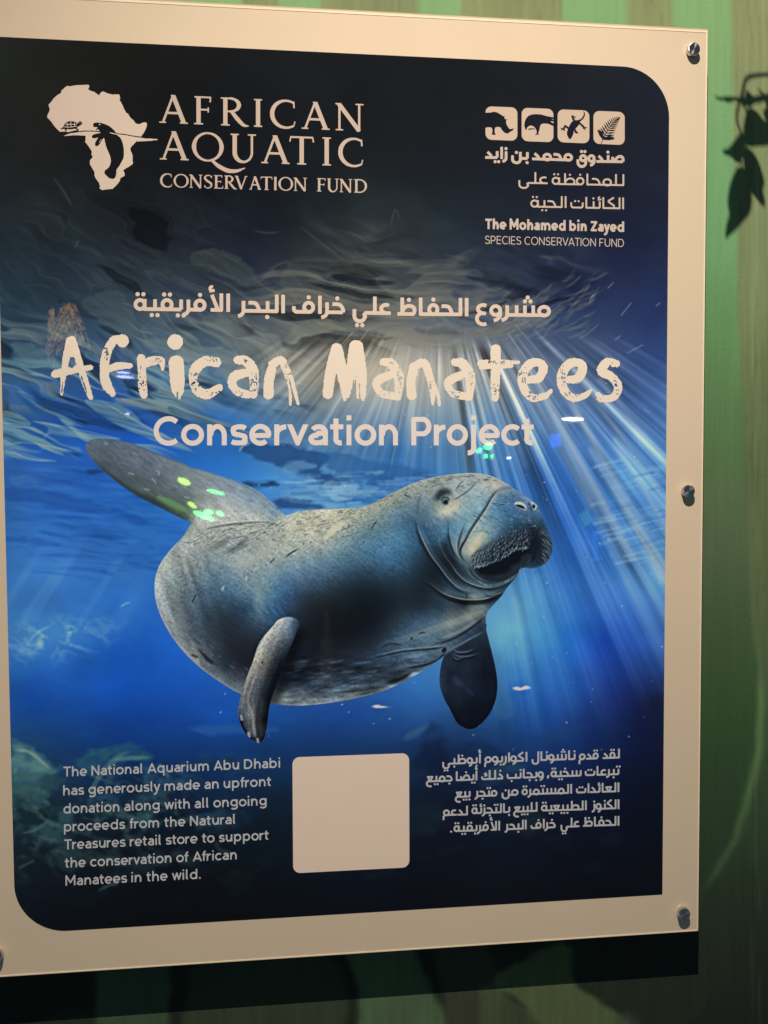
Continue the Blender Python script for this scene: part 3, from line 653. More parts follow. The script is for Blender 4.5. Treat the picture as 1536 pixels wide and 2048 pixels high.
    r3 = smooth01((9 + rim) / 9) * smooth01((1000 - Yg) / 30) * smooth01((Xg - 760) / 40) * smooth01((1040 - Xg) / 30)
    sub += (np.array([176, 172, 156], np.float32) - sub) * (.35 * r3)[..., None]
    r4 = smooth01((5 + rim) / 5) * smooth01((Xg - 1030) / 20) * smooth01((Yg - 985) / 20)
    sub += (np.array([70, 104, 140], np.float32) - sub) * (.45 * r4)[..., None]
    # ---------------- head
    dab(cv, [(880, 1001), (876, 995), (884, 986), (896, 984), (906, 990)], [3, 6, 8, 6, 2], (34, 42, 44), [.4, .8, .85, .7, .2], 6)
    dab(cv, [(872, 988), (868, 996), (872, 1004)], [3, 4, 2], (60, 74, 76), .6, 5)
    dab(cv, [(878, 1008), (886, 1012), (896, 1011)], 2, (128, 146, 146), .55, 2)
    dab(cv, [(889, 1002), (890, 1002.5)], 8, (84, 102, 104), .7, 2.5)
    dab(cv, [(891, 1004), (891.5, 1004)], 5.0, (30, 37, 39), .9, 2)
    dab(cv, [(887, 1000), (889, 999)], 2.0, (104, 124, 124), .5, 1.6)
    dab(cv, [(882, 1003), (887, 995), (896, 996), (900, 1003)], 1.2, (24, 30, 32), .8, 1.2)
    dab(cv, [(878, 1027), (895, 1022), (912, 1010), (920, 1000)], [5, 6, 5, 2], (200, 184, 152), [.6, .8, .7, .3], 6)
    dab(cv, [(905, 1000), (918, 994), (938, 980), (952, 966), (966, 958)], 1.1, (44, 54, 56), [.8, .7, .7, .4, .3], 1)
    dab(cv, [(904, 998), (917, 991), (937, 977), (950, 963)], 1, (170, 174, 164), .35, 1)
    dab(cv, [(911, 982), (918, 970), (928, 960)], 1.2, (54, 66, 70), .6, 1.2)
    for _ in range(40):
        x = rng.uniform(850, 1000); y = 952 + abs(rng.normal()) * 10 + max(0, abs(x - 935) - 20) * .09; L = rng.uniform(3, 9)
        dab(cv, [(x, y), (x + L, y - .1 * L)], rng.uniform(.5, 1.0), (60, 66, 64), rng.uniform(.3, .6), 1, 3)
    for _ in range(200):
        x = rng.uniform(850, 985); y = rng.uniform(965, 1090); 
        dab(cv, [(x, y), (x + rng.uniform(-2, 2), y + rng.uniform(2, 6))], rng.uniform(.5, 1.1), (150, 168, 166) if rng.random() < .5 else (44, 66, 78), rng.uniform(.1, .35), .8, 3)
    def fold(p, w, a, side=(1.6, 1.2), light=(176, 184, 178), dark=(16, 22, 28), dw=2.6):
        dab(cv, [(x + side[0] * 1.6, y + side[1] * 1.6) for x, y in p], np.asarray(w) * dw * .8, dark, np.asarray(a) * .7, 3)
        dab(cv, p, np.asarray(w) * .55, light, np.asarray(a) * .74, 1.0)
        dab(cv, [(x - side[0] * 2.2, y - side[1] * 2.2) for x, y in p], np.asarray(w) * 2.0, light, np.asarray(a) * .16, 4)
    # long crease from the brow round the snout to the mouth corner
    fold([(1024, 974), (1008, 976), (994, 986), (984, 1000), (974, 1018), (962, 1036), (950, 1054), (940, 1070), (933, 1082), (926, 1096), (925, 1108), (930, 1118)], [1, 1.3, 1.6, 2, 2.2, 2.4, 2.4, 2.2, 1.8, 1.6, 1.4, 1], [.35, .5, .7, .85, .95, 1, 1, .95, .9, .85, .8, .6], (-1.8, -1.0), (196, 190, 166), (26, 38, 46), 1.8)
    fold([(1026, 973), (1010, 974), (996, 982)], 1, .5, (0, 1.5), (150, 160, 156), (34, 48, 58))
    fold([(928, 1046), (920, 1064), (914, 1084), (914, 1102), (920, 1116), (930, 1126)], [.8, 1.2, 1.5, 1.5, 1.4, 1], [.4, .7, .9, .9, .8, .5], (1.8, .4))
    fold([(936, 1068), (926, 1082), (918, 1096), (918, 1108)], [.7, 1.2, 1.2, .8], .8, (1.8, .6))
    fold([(900, 1042), (900, 1064), (904, 1086), (912, 1106), (924, 1122)], [.6, 1.1, 1.3, 1.3, .8], [.3, .7, .75, .7, .4], (-2, .8))
    fold([(874, 1060), (878, 1084), (888, 1108), (902, 1128), (916, 1148), (932, 1162), (950, 1170), (975, 1175), (1000, 1171), (1024, 1160)], [.7, 1, 1.2, 1.3, 1.4, 1.5, 1.6, 1.6, 1.4, 1], [.3, .5, .6, .65, .7, .8, .9, .9, .8, .6], (.6, 2))
    fold([(834, 1035), (838, 1060), (848, 1084), (862, 1110), (880, 1134), (898, 1158), (916, 1174), (936, 1182), (948, 1184)], [.9, 1.7, 1.8, 1.6, 1.5, 1.5, 1.5, 1.2, .8], [.4, .9, .9, .8, .75, .8, .8, .6, .4], (-2.2, .9))
    fold([(846, 1158), (862, 1168), (880, 1182), (900, 1192), (925, 1198), (950, 1199), (975, 1196), (1000, 1186), (1012, 1178)], [.8, 1.2, 1.6, 1.8, 2, 2.2, 2, 1.6, 1], [.4, .6, .75, .85, .9, .95, .9, .8, .6], (0, 3.2), (170, 170, 152), (8, 10, 14), 3.4)
    fold([(906, 1170), (922, 1180), (938, 1186)], .9, .6, (0, 1.6)); fold([(968, 1182), (980, 1190), (996, 1186)], .9, .6, (0, 1.6))
    dab(cv, [(934, 1187), (933, 1194), (934, 1199)], 1, (20, 26, 30), .8, .8)
    fold([(934, 1130), (940, 1148), (952, 1160), (966, 1168)], [.9, 1.2, 1.2, .8], .7, (1.5, 1.0)); fold([(944, 1138), (952, 1150), (966, 1160), (980, 1164)], [.8, 1, 1, .7], .6, (1.5, 1))
    dab(cv, [(842, 988), (836, 1010), (834, 1035)], [1, 2, 2], (60, 78, 86), .5, 3)
    dab(cv, [(896, 1070), (892, 1098), (904, 1122), (918, 1140)], [4, 8, 8, 5], (14, 20, 26), .55, 9)
    dab(cv, [(850, 1150), (880, 1176), (860, 1140)], [4, 8, 4], (20, 28, 34), .4, 9)
    # mouth
    LIP = [(952, 1134), (962, 1133), (974, 1130), (996, 1120), (1013, 1112), (1028, 1102), (1045, 1097), (1056, 1097), (1064, 1103)]
    fillp(cv, closed(LIP + [(1062, 1112), (1054, 1122), (1046, 1134), (1037, 1146), (1021, 1157), (1005, 1162), (986, 1163), (967, 1156), (957, 1144)]), (13, 17, 22), .94, 4)
    fillp(cv, closed([(962, 1148), (985, 1150), (1010, 1144), (1034, 1130), (1043, 1134), (1034, 1148), (1018, 1159), (986, 1165), (966, 1157)]), (44, 58, 68), .62, 6)
    fillp(cv, closed([(1046, 1110), (1058, 1106), (1064, 1112), (1058, 1124), (1050, 1133), (1043, 1130)]), (40, 54, 66), .55, 4)
    dab(cv, [(1066, 1100), (1068, 1114), (1062, 1126)], [2, 3, 2], (12, 16, 22), .7, 3)
    dab(cv, [(962, 1150), (980, 1158), (1004, 1157), (1022, 1150)], [2, 3, 2], (24, 33, 40), .5, 4)
    dab(cv, [(960, 1160), (975, 1170), (1000, 1168), (1020, 1160), (1037, 1149)], [2, 4, 4, 2], (52, 68, 76), .55, 4)
    # nostrils
    fillp(cv, closed([(1029, 1007), (1034, 1003), (1042, 1004), (1050, 1009), (1053, 1016), (1052, 1020), (1043, 1018), (1034, 1014)]), (186, 186, 170), .9, 1.2)
    fillp(cv, closed([(1031, 1010), (1038, 1009), (1046, 1012), (1051, 1018), (1044, 1017), (1036, 1014)]), (20, 26, 34), .95, 1)
    fillp(cv, closed([(1061, 1003), (1068, 1006), (1074, 1012), (1070, 1020), (1066, 1018), (1064, 1010)]), (190, 190, 176), .85, 1.2)
    fillp(cv, closed([(1066, 1008), (1071, 1012), (1068, 1018), (1065, 1014)]), (22, 28, 36), .95, .8)
    dab(cv, [(1057, 1004), (1060, 1014), (1066, 1024)], 1.8, (36, 52, 64), .6, 2)
    dab(cv, [(1040, 992), (1054, 997), (1064, 1003)], 2, (150, 164, 166), .5, 2.5)
    # bristles: rows fanning over the lip pad
    fillp(cv, closed([(938, 1128), (958, 1104), (990, 1086), (1020, 1068), (1052, 1052), (1086, 1042), (1100, 1066), (1104, 1098), (1092, 1122), (1066, 1130), (1066, 1100), (1046, 1094), (1012, 1110), (974, 1128), (952, 1132)]), (24, 36, 48), .45, 26)
    dkb, ltb = (10, 14, 20), (168, 178, 178)
    for i in range(46):
        u = (i + .5) / 46
        lo = np.array(catmull(LIP[:8], 8))[int(u * 55)]
        hi = np.array([952, 1098]) * (1 - u) ** 2 + 2 * u * (1 - u) * np.array([1010, 1056]) + u * u * np.array([1088, 1036])
        for j in range(11):
            v = (j + rng.uniform(.1, .9)) / 11
            bend = 10 * np.sin(np.pi * v) * (1 - u)
            p = lo * (1 - v) + hi * v + np.array([-bend, -bend * .3]) + rng.normal(size=2) * 1.1
            d = (lo - hi) / np.hypot(*(lo - hi)); d = d + np.array([-.35 * (1 - u), .15]); d /= np.hypot(*d)
            L = rng.uniform(2.5, 7.5)
            q = [tuple(p), tuple(p + d * L * .5 + np.array([-.5, 0])), tuple(p + d * L)]
            fv = np.sin(np.pi * min(1, .12 + v * .88)) ** .6 if v > .5 else 1
            dab(cv, [(x + 1.4, y + .8) for x, y in q], 1.2, dkb, .42 * fv, 1, 3)
            dab(cv, q, .65, ltb, rng.uniform(.25, .75) * fv * (1 - .4 * v), .7, 3)
    dab(cv, [(1062, 1046), (1066, 1066), (1070, 1090), (1068, 1104)], [5, 9, 10, 6], (16, 22, 30), [.3, .6, .65, .5], 9)
    dab(cv, [(1092, 1052), (1098, 1076), (1098, 1100), (1086, 1120)], [3, 5, 6, 5], (66, 86, 104), [.3, .45, .45, .3], 7)
    for _ in range(80):
        u = rng.uniform(0, 1); y = 1056 + 72 * u; x = 1101 + 4 * np.sin(u * 3) - rng.uniform(0, 24)
        L = rng.uniform(6, 11)
        q = [(x, y), (x + L * .6, y + L * .5), (x + L * .95, y + L * 1.0)]
        dab(cv, [(a - 1.2, b + .9) for a, b in q], .9, dkb, .5, .8, 3); dab(cv, q, .5, ltb, rng.uniform(.25, .6), .6, 3)
    for x, y in catmull(LIP[:8], 14)[::1]:     # short fringe hanging from the lip
        if rng.random() < .75:
            dab(cv, [(x, y - 4), (x - .6, y), (x - 1.2, y + 1.5)], .5, (150, 164, 166), rng.uniform(.2, .55), .6, 3)
    for x, y in catmull([(958, 1163), (975, 1171), (1000, 1168), (1020, 1159), (1036, 1147), (1043, 1137)], 20):     # chin fringe
        if rng.random() < .8:
            dab(cv, [(x - 1, y - 3), (x, y), (x + 1, y + 3)], .5, (156, 168, 170), rng.uniform(.15, .5), .6, 3)
    for p in ([(948, 1024), (962, 1030), (976, 1036)], [(970, 1030), (990, 1036), (1004, 1046)], [(944, 1064), (960, 1062), (980, 1068)], [(980, 1006), (1000, 1008), (1016, 1010)], [(990, 1018), (1006, 1020)], [(1004, 1026), (1020, 1032)], [(946, 1030), (956, 1034)]):
        dab(cv, p, .6, (30, 40, 46), .6, .7); dab(cv, [(x, y - 1.4) for x, y in p], .5, (176, 186, 182), .4, .7)
    for _ in range(260):
        x = rng.uniform(955, 1085); y = rng.uniform(985, 1075)
        dab(cv, [(x, y), (x + 3, y + 1)], rng.uniform(.5, 1.1), (150, 172, 178) if rng.random() < .5 else (30, 46, 60), rng.uniform(.1, .4), .8, 2)
    dab(cv, [(938, 1112), (950, 1088), (962, 1070), (972, 1058)], [5, 8, 7, 3], (196, 182, 148), [.5, .6, .5, .2], 7)
    # ---------------- near flipper
    M = smooth01((1.0 - polysdf(closed(NEARF), Xg, Yg)) / 2.0) * (1 - smooth01((Xg - 572) / 30) * smooth01((1300 - Yg) / 40) * .85)
    sh = polysdf(closed([(x + 16, y + 10) for x, y in NEARF]), Xg, Yg)
    sub *= (1 - .5 * smooth01((12 - sh) / 24) * (1 - M) * smooth01((Yg - 1240) / 40))[..., None]
    F = tps(parse(NC), MX0, MY0, MX1, MY1, 6)
    F = F * (1 + .10 * peb + .10 * vnoise((Xg + .4 * Yg) / 5, (Yg - .4 * Xg) / 60, 44))[..., None]
    sub += (F - sub) * M[..., None]
    for p, c, a, w in (([(520, 1330), (504, 1372), (496, 1400), (498, 1425)], (160, 156, 146), .5, 1.2), ([(510, 1340), (494, 1380), (488, 1408)], (54, 58, 64), .5, 1.2), ([(497, 1405), (505, 1430), (508, 1462), (512, 1476)], (150, 150, 146), .5, 2.5),
                       ([(518, 1400), (515, 1440), (518, 1478)], (30, 34, 42), .6, 4), ([(478, 1428), (484, 1450), (496, 1470), (510, 1482)], (14, 18, 24), .8, 3), ([(524, 1324), (525, 1326)], (30, 34, 38), .9, 1.2),
                       ([(548, 1252), (558, 1242), (572, 1238)], (190, 182, 164), .5, 3), ([(500, 1348), (488, 1388)], (176, 170, 156), .4, 1.4)):
        dab(cv, p, w, c, a, 1.4)
    for x, y, rx in ((482, 1436, 2.4), (497, 1470, 2.8), (515, 1482, 2.2)):
        dab(cv, [(x, y - 4), (x + 1.5, y + 3)], rx, (150, 156, 160), .85, 1.4)
    lm = sub.mean(-1); kk = (smooth01((lm - 40) / 40) * smooth01((1250 - Yg + .2 * Xg) / 120))[..., None]
    sub *= 1 + kk * np.array([.0, .045, .10], np.float32)
    b1 = blur(sub, 5); b2 = blur(sub, 20)
    sub += .34 * (sub - b1) + .06 * (b1 - b2)
    return np.clip(cv, 6, 240)
# ---------------------------------------------------------------- lettering: monoline glyphs, serif glyphs, brush glyphs
def arc(cx, cy, rx, ry, a0, a1, n=None):
    n = n or max(4, int(abs(a1 - a0) / 9))
    t = np.deg2rad(np.linspace(a0, a1, n + 1))
    return [(cx + rx * np.cos(q), cy + ry * np.sin(q)) for q in t]

def latin(c, h):
    """(advance, strokes) ; x-height 1, cap height 1.37, half stroke h"""
    t, b, H, K = 1 - h, h, 1.37, 1.37 - h
    S = catmull
    if c == 'o': return 1.06, [arc(.53, .5, .53 - h, .515 - h, 0, 360, 40)]
    if c == 'c': return .93, [arc(.53, .5, .53 - h, .515 - h, 45, 315)]
    if c == 'e': return 1.03, [[(h, .47), (1.02 - h, .47)] + arc(.515, .5, .515 - h, .515 - h, 0, 312)[1:]]
    if c == 'n': return .92, [[(h, 0), (h, 1)], arc(.46 + h * .2, .58 - h, .46 - h * 1.2 + .0, .43, 180, 0) + [(.92 - h, 0)]]
    if c == 'h': return .92, [[(h, 0), (h, 1.42)], arc(.46 + h * .2, .58 - h, .46 - h * 1.2, .43, 180, 0) + [(.92 - h, 0)]]
    if c == 'm': return 1.5, [[(h, 0), (h, 1)], arc(.40, .62 - h, .40 - h, .39, 180, 0) + [(.80 - h, 0)], arc(1.15 - h, .62 - h, .35, .39, 180, 0) + [(1.5 - h, 0)]]
    if c == 'u': return .92, [[(h, 1)] + arc(.46 - h * .2, .42 + h, .46 - h * 1.2, .43, 180, 360), [(.92 - h, 1), (.92 - h, 0)]]
    if c == 'r': return .62, [[(h, 0), (h, 1)], arc(.60, .5, .60 - h, .5 - h, 180, 92)]
    if c == 's': return .80, [S([(.76 - h * .4, .80), (.62, .93 - h * .6), (.42, t), (.18 + h * .3, .9 - h * .6), (h + .03, .73), (.2, .56), (.42, .5), (.66, .42), (.80 - h, .26), (.68 - h * .2, .08 + h * .6), (.42, b), (.2, .06 + h * .6), (.04 + h * .3, .19)], 5)]
    if c == 'v': return .90, [[(h * .8, 1), (.45, h * .9), (.90 - h * .8, 1)]]
    if c == 'y': return .90, [[(h * .8, 1), (.46, h * .5)], S([(.90 - h * .8, 1), (.46, h * .2), (.34, -.24), (.18, -.36), (.02, -.34)], 6)]
    if c == 'w': return 1.34, [[(h * .8, 1), (.38, h * .9), (.67, .95), (.96, h * .9), (1.34 - h * .8, 1)]]
    if c == 'a': return .86, [[(.86 - h, 0), (.86 - h, .60)] + arc(.45, .60, .41 - h, .40 - h, 0, 150)[1:], [(.86 - h, .57), (.42, .57)] + arc(.36, .30, .36 - h, .30 - h + .0, 90, 270) + [(.55, h + .02), (.86 - h, .24)]]
    if c == 't': return .66, [[(.27, 1.28), (.27, .30)] + arc(.27 + .22, .30, .22, .30 - h, 180, 285)[1:], [(0, t), (.62, t)]]
    if c == 'i': return 2 * h, [[(h, 0), (h, 1)], [(h, 1.2), (h, 1.2 + 2.1 * h)]]
    if c == 'j': return 2 * h, [[(h, 1), (h, -.14)] + arc(h - .24, -.14, .24, .22, 0, -95)[1:], [(h, 1.2), (h, 1.2 + 2.1 * h)]]
    if c == 'l': return 2 * h + .10, [[(h, 1.42), (h, .22)] + arc(h + .2, .22, .2, .22 - h, 180, 265)[1:]]
    if c == 'd': return 1.02, [arc(.51, .5, .51 - h, .515 - h, 0, 360, 40), [(1.02 - h, 0), (1.02 - h, 1.42)]]
    if c == 'b': return 1.02, [arc(.51, .5, .51 - h, .515 - h, 0, 360, 40), [(h, 0), (h, 1.42)]]
    if c == 'p': return 1.02, [arc(.51, .5, .51 - h, .515 - h, 0, 360, 40), [(h, -.42), (h, 1)]]
    if c == 'q': return 1.02, [arc(.51, .5, .51 - h, .515 - h, 0, 360, 40), [(1.02 - h, -.42), (1.02 - h, 1)]]
    if c == 'g': return 1.02, [arc(.51, .53, .51 - h, .49 - h, 0, 360, 40), [(1.02 - h, 1), (1.02 - h, -.06)] + arc(.51, -.06, .51 - h, .36 - h, 0, -150)[1:]]
    if c == 'f': return .58, [[(.25, 0), (.25, 1.1)] + arc(.5, 1.1, .25, .34 - h, 180, 85)[1:], [(0, t), (.55, t)]]
    if c == 'T': return 1.08, [[(0, K), (1.08, K)], [(.54, 0), (.54, K)]]
    if c == 'N': return 1.12, [[(h, 0), (h, H)], [(1.12 - h, 0), (1.12 - h, H)], [(h, H - h * .6), (1.12 - h, h * .6)]]
    if c == 'A': return 1.26, [[(h * .8, 0), (.63, H - h * .9), (1.26 - h * .8, 0)], [(.27, .38), (.99, .38)]]
    if c == 'D': return 1.18, [[(h, b), (.5, b)] + arc(.5, .685, .68 - h, .685 - h, -90, 90) + [(h, K), (h, b)]]
    if c == 'M': return 1.38, [[(h, 0), (h, H - .02), (.69, .42), (1.38 - h, H - .02), (1.38 - h, 0)]]
    if c == 'C': return 1.22, [arc(.70, .685, .70 - h, .70 - h, 48, 312)]
    if c in 'PR':
        y0 = .56; p = [[(h, 0), (h, K), (.55, K)] + arc(.55, (K + y0) / 2, .42 - h, (K - y0) / 2, 90, -90) + [(h, y0)]]
        if c == 'R': p.append([(.55, y0), (.98 - h * .6, 0)])
        return (.97 if c == 'P' else 1.0), p
    if c == 'E': return .88, [[(.88, K), (h, K), (h, b), (.88, b)], [(h, .70), (.80, .70)]]
    if c == 'F': return .84, [[(.84, K), (h, K), (h, 0)], [(h, .68), (.76, .68)]]
    if c == 'I': return 2 * h, [[(h, 0), (h, H)]]
    if c == 'O': return 1.42, [arc(.71, .685, .71 - h, .70 - h, 0, 360, 48)]
    if c == 'S': return .98, [S([(.9 - h * .3, 1.12), (.74, 1.29 - h * .7), (.5, K), (.22, 1.26 - h * .5), (h + .05, 1.02), (.22, .80), (.5, .69), (.80, .58), (.98 - h, .36), (.84, .1 + h * .5), (.5, b), (.22, .07 + h * .6), (.05 + h * .3, .24)], 5)]
    if c == 'U': return 1.1, [[(h, H), (h, .5)] + arc(.55, .5, .55 - h, .5 - h, 180, 360) + [(1.1 - h, H)]]
    if c == 'V': return 1.2, [[(h * .8, H), (.6, h * .9), (1.2 - h * .8, H)]]
    if c == 'Z': return 1.0, [[(.04, K), (.95 - h * .3, K), (h * 1.2, b), (1.0, b)]]
    if c == '.': return 2.2 * h, [[(1.1 * h, 0), (1.1 * h, 2.2 * h)]]
    return .4, []

GAP = {'o': .06, 'c': .06, 'e': .06, 'v': .01, 'y': .01, 'w': .01, 'a': .08, 't': .03, 's': .06, 'f': .03, 'A': .01, 'T': .02, 'V': .01, 'r': .04, 'C': .08, 'O': .08, 'S': .08}

def set_line(F, text, h, x0, y0, x1, y1, xh0, xh1=None, space=.6):
    """one line of monoline text from (x0,y0) to (x1,y1) on the baseline, x-height in px"""
    xh1 = xh1 or xh0
    pen, items = 0.0, []
    for i, c in enumerate(text):
        if c == ' ': pen += space; continue
        w, P = latin(c, h)
        g = GAP.get(c, .13)
        if i and text[i - 1] != ' ': pen += g
        items.append((pen, P)); pen += w + g
    tot = pen - GAP.get(text[-1], .13)
    L = np.hypot(x1 - x0, y1 - y0)
    for off, P in items:
        for p in P:
            q = np.asarray(p, float); u = (q[:, 0] + off) / tot
            s = xh0 + (xh1 - xh0) * u
            F.stroke(np.c_[x0 + (x1 - x0) * u, y0 + (y1 - y0) * u - q[:, 1] * s], h * (xh0 + xh1) / 2)

def set_glyph(F, c, h, x0, x1, yb, xh):
    w, P = latin(c, h)
    for p in P:
        q = np.asarray(p, float)
        if c == 'v': q = np.array([q[1] + (q[0] - q[1]) * 1.12, q[1], q[1] + (q[2] - q[1]) * 1.12])
        F.stroke(np.c_[x0 + (x1 - x0) * q[:, 0] / w, yb - q[:, 1] * xh], h * xh)
    if c == 'v': F.poly([(x0 - 4, yb - xh), (x1 + 4, yb - xh), (x1 + 4, yb - xh * 1.3), (x0 - 4, yb - xh * 1.3)], True)

# Arabic, monoline; alef height 1, tooth height X
def arab(c, f, h):
    """letter c in form f (i initial, m medial, f final, s isolated): width, strokes, dots"""
    X = .64; xt = X - h; yb = h; J = f in 'mf'; K_ = f in 'im'
    base = {'ش': 'س', 'ز': 'ر', 'خ': 'ح', 'ج': 'ح', 'ظ': 'ط', 'ض': 'ص', 'ذ': 'د', 'ت': 'ب', 'ن': 'ن', 'أ': 'ا'}
    b = base.get(c, c); P, D = [], []
    two = lambda x, y: D.extend([(x - .14, y), (x + .14, y)])
    if b == 'ا':
        if J: w = .36; P = [[(h, 1), (h, yb), (w, yb)]]
        else: w = 2 * h; P = [[(h, 0), (h, 1)]]
        if c == 'أ': P += hamza(h, 1.16, h)
    elif b == 'ل':
        if f == 'i': w = .42; P = [[(w - h, 1), (w - h, yb), (0, yb)]]
        elif f == 'm': w = .46; P = [[(.26, 1), (.26, yb)], [(0, yb), (w, yb)]]
        else: w = .78 + (.1 if J else 0); r = .78; P = [[(r - h, 1), (r - h, .02)] + arc(r / 2, .02, r / 2 - h, .30, 0, -180)[1:] + [(h, .22)]]
    elif b == 'م':
        R = .35
        if f == 'i': w = .72; P = [arc(w - R, X / 2, R - h, X / 2 - h + .02, 0, 360, 28), [(w - R, yb), (0, yb)]]
        elif f == 'm': w = .82; P = [arc(.43, X / 2 - .03, R - h, X / 2 - h + .02, 0, 360, 28), [(0, yb), (w, yb)]]
        else: w = .74 + (.08 if J else 0); P = [arc(.40, X / 2, R - h, X / 2 - h + .02, 0, 360, 28), [(.45, yb), (.24, yb), (h + .02, -.08), (h, -.42)]] + ([[(.4, yb), (w, yb)]] if J else [])
    elif b == 'س':
        w = 1.22 if f == 'i' else 1.3
        P = [[(1.22 - h, X), (1.22 - h, yb)], [(1.22 - h - .42, X), (1.22 - h - .42, yb)], [(1.22 - h - .84, X), (1.22 - h - .84, yb)], [(0, yb), (w - (h if f == 'i' else 0), yb)]]
        if c == 'ش': D = [(.7, .86), (.98, .86), (.84, 1.07)]
    elif b == 'ر':
        w = .50; P = [[(w - h, X), (w - h, .12)] + arc(w - h - .36, .12, .36, .32, 0, -78)[1:]]
        if J: P.append([(w - h, yb), (w + .1, yb)]); w = .6
        if c == 'ز': D = [(.38, .86)]
    elif b == 'و':
        w = .66; R = .33; P = [arc(w - R, X / 2 + .02, R - h, X / 2 - h + .02, 0, 360, 28), [(w - h, X / 2)] + arc(w - h - .40, .16, .40, .38, 0, -80)]
        if J: P.append([(w - R, yb), (w + .06, yb)]); w += .06
    elif b == 'ع':
        if f == 'i': w = .64; P = [arc(.40, X / 2 + .01, .30 - h * .4, X / 2 - h, 55, 262), [(0, yb), (w, yb)]]
        elif f == 'm': w = .72; P = [[(.36, yb), (.10, xt), (.62, xt), (.36, yb)], [(0, yb), (w, yb)]]
        elif f == 's': w = .70; P = [arc(.42, .42, .30 - h * .3, .26 - h * .4, 55, 255), [(.34, .19), (.56, .17)], arc(.42, -.12, .42 - h, .31, 95, 300)]
        else: w = .78; P = [[(.42, yb), (.20, xt), (.68, xt), (.42, yb)], [(.42, yb), (w, yb)], [(.42, yb)] + arc(.42, -.14, .42 - h, .28, 110, 300)]
    elif b == 'ح':
        w = .68 if f == 'i' else .76
        P = [catmull([(.06, xt), (.28, xt), (.46, xt - .06), (.68 - h, .26), (.68 - h, yb)], 5), [(0, yb), (w - (h if f == 'i' else 0), yb)]]
        if c == 'خ': D = [(.3, .86)]
        if c == 'ج': D = [(.36, -.2)]
    elif c in 'فق':
        R = .32
        if f == 'i': w = .68; P = [arc(w - R, X / 2 + .03, R - h, X / 2 - h + .03, 0, 360, 28), [(w - R, yb), (0, yb)]]; cx = w - R
        elif f == 'm': w = .80; P = [arc(.42, X / 2 + .03, R - h, X / 2 - h + .03, 0, 360, 28), [(0, yb), (w, yb)]]; cx = .42
        elif c == 'ف': w = 1.15; cx = w - R; P = [arc(cx, X / 2 + .03, R - h, X / 2 - h + .03, 0, 360, 28), [(cx, yb), (.25, yb)] + arc(.25, .28, .25 - h, .28 - h, 270, 180)[1:] + [(h, .40)]]
        else: w = .86; cx = w - R; P = [arc(cx, X / 2 + .04, R - h, X / 2 - h, 0, 360, 28), [(w - h, X / 2)] + arc(w / 2, .02, w / 2 - h, .34, 0, -180) + [(h, .26)]]
        if c == 'ف': D = [(cx, .90)]
        else: two(cx, .90)
    elif b == 'ط':
        w = 1.02; P = [[(.26, 1), (.26, yb)], catmull([(.26, .22), (.40, .46), (.62, xt), (.84, xt - .06), (w - h, .32), (w - h - .04, yb)], 5), [(0, yb), (w if J else w - h, yb)]]
        if c == 'ظ': D = [(.62, .88)]
    elif b == 'ص':
        w = 1.24 if J else 1.16; P = [catmull([(.34, yb), (.48, .34), (.72, xt), (.94, xt - .02), (1.16 - h, .34), (1.16 - h, yb)], 5), [(0, yb), (w - (0 if J else h), yb)], [(.2, .50), (.2, yb)]]
        if c == 'ض': D = [(.74, .88)]
    elif c == 'ة':
        if J: w = .74; P = [arc(.32, X / 2 + .02, .32 - h, X / 2 - h + .02, 0, 360, 28), [(.64 - h, X), (.64 - h, yb), (w, yb)]]
        else: w = .64; P = [arc(.32, X / 2 + .02, .32 - h, X / 2 - h + .02, 0, 360, 28)]
        two(.34, .90)
    elif c in 'يى' and f in 'fs':
        w = .92; P = [[(w, yb), (.70, yb), (.62, .0)] + arc(.38, -.06, .38 - h, .30, -10, -180) + [(h, .30)]]
        if c == 'ي': two(.38, -.58)
    elif b == 'ن' and f in 'fs':
        w = .78; P = [[(w - h, X), (w - h, .02)] + arc(w / 2, .02, w / 2 - h, .28, 0, -180)[1:] + [(h, .34)]]
        D = [(w / 2, .58)]
        if J: P.append([(w - h, yb), (w + .1, yb)]); w += .1
    elif b == 'ب' and f in 'fs':
        w = 1.06; P = [[(h, .52), (h, .30)] + arc(.26, .26, .26 - h, .26 - h, 180, 270) + [(w - .26, yb)] + arc(w - .26, .26, .26 - h, .26 - h, 270, 360) + [(w - h, .52)]]
        if J: P.append([(w - .3, yb), (w + .12, yb)]); w += .1
        if c == 'ت': two(.52, .62)
        else: D = [(.52, -.22)]
    elif b in 'بنيئ':
        w = .40 if f == 'i' else .46; x = .40 - h if f == 'i' else .30
        P = [[(x, X), (x, yb)], [(0, yb), (w - (h if f == 'i' else 0), yb)]]
        x -= .02
        if c == 'ب': D = [(x, -.22)]
        if c == 'ن': D = [(x, .88)]
        if c == 'ت': two(x, .88)
        if c == 'ي': two(x, -.22)
        if c == 'ئ': P += hamza(x, .78, h)
    elif b == 'د':
        w = .56; P = [[(0, yb), (w - h, yb), (w - h, .30), (.18, xt + .04)]]
        if J: P.append([(w - h, yb), (w + .1, yb)]); w += .1
        if c == 'ذ': D = [(.3, .90)]
    elif c == 'ك':
        if f in 'im': w = .66; P = [[(.56, .98), (.14, .70), (.14, .60), (.56, .30), (.56, yb)], [(0, yb), (w - (h if f == 'i' else 0), yb)]]
        else: w = .86; P = [[(w - h, 1), (w - h, yb), (.24, yb)] + arc(.24, .26, .24 - h, .26 - h, 270, 180)[1:] + [(h, .38)], [(.50, .72), (.34, .62), (.50, .48), (.32, .40)]] + ([[(w - h, yb), (w + .08, yb)]] if J else []); w += .08 if J else 0
    elif c in 'Ll':      # lam-alef ligature, with (L) and without (l) hamza
        w = .68; P = [[(w - h, 1), (w - h, yb), (.06, yb)], [(.12, .92), (.42, yb)]]
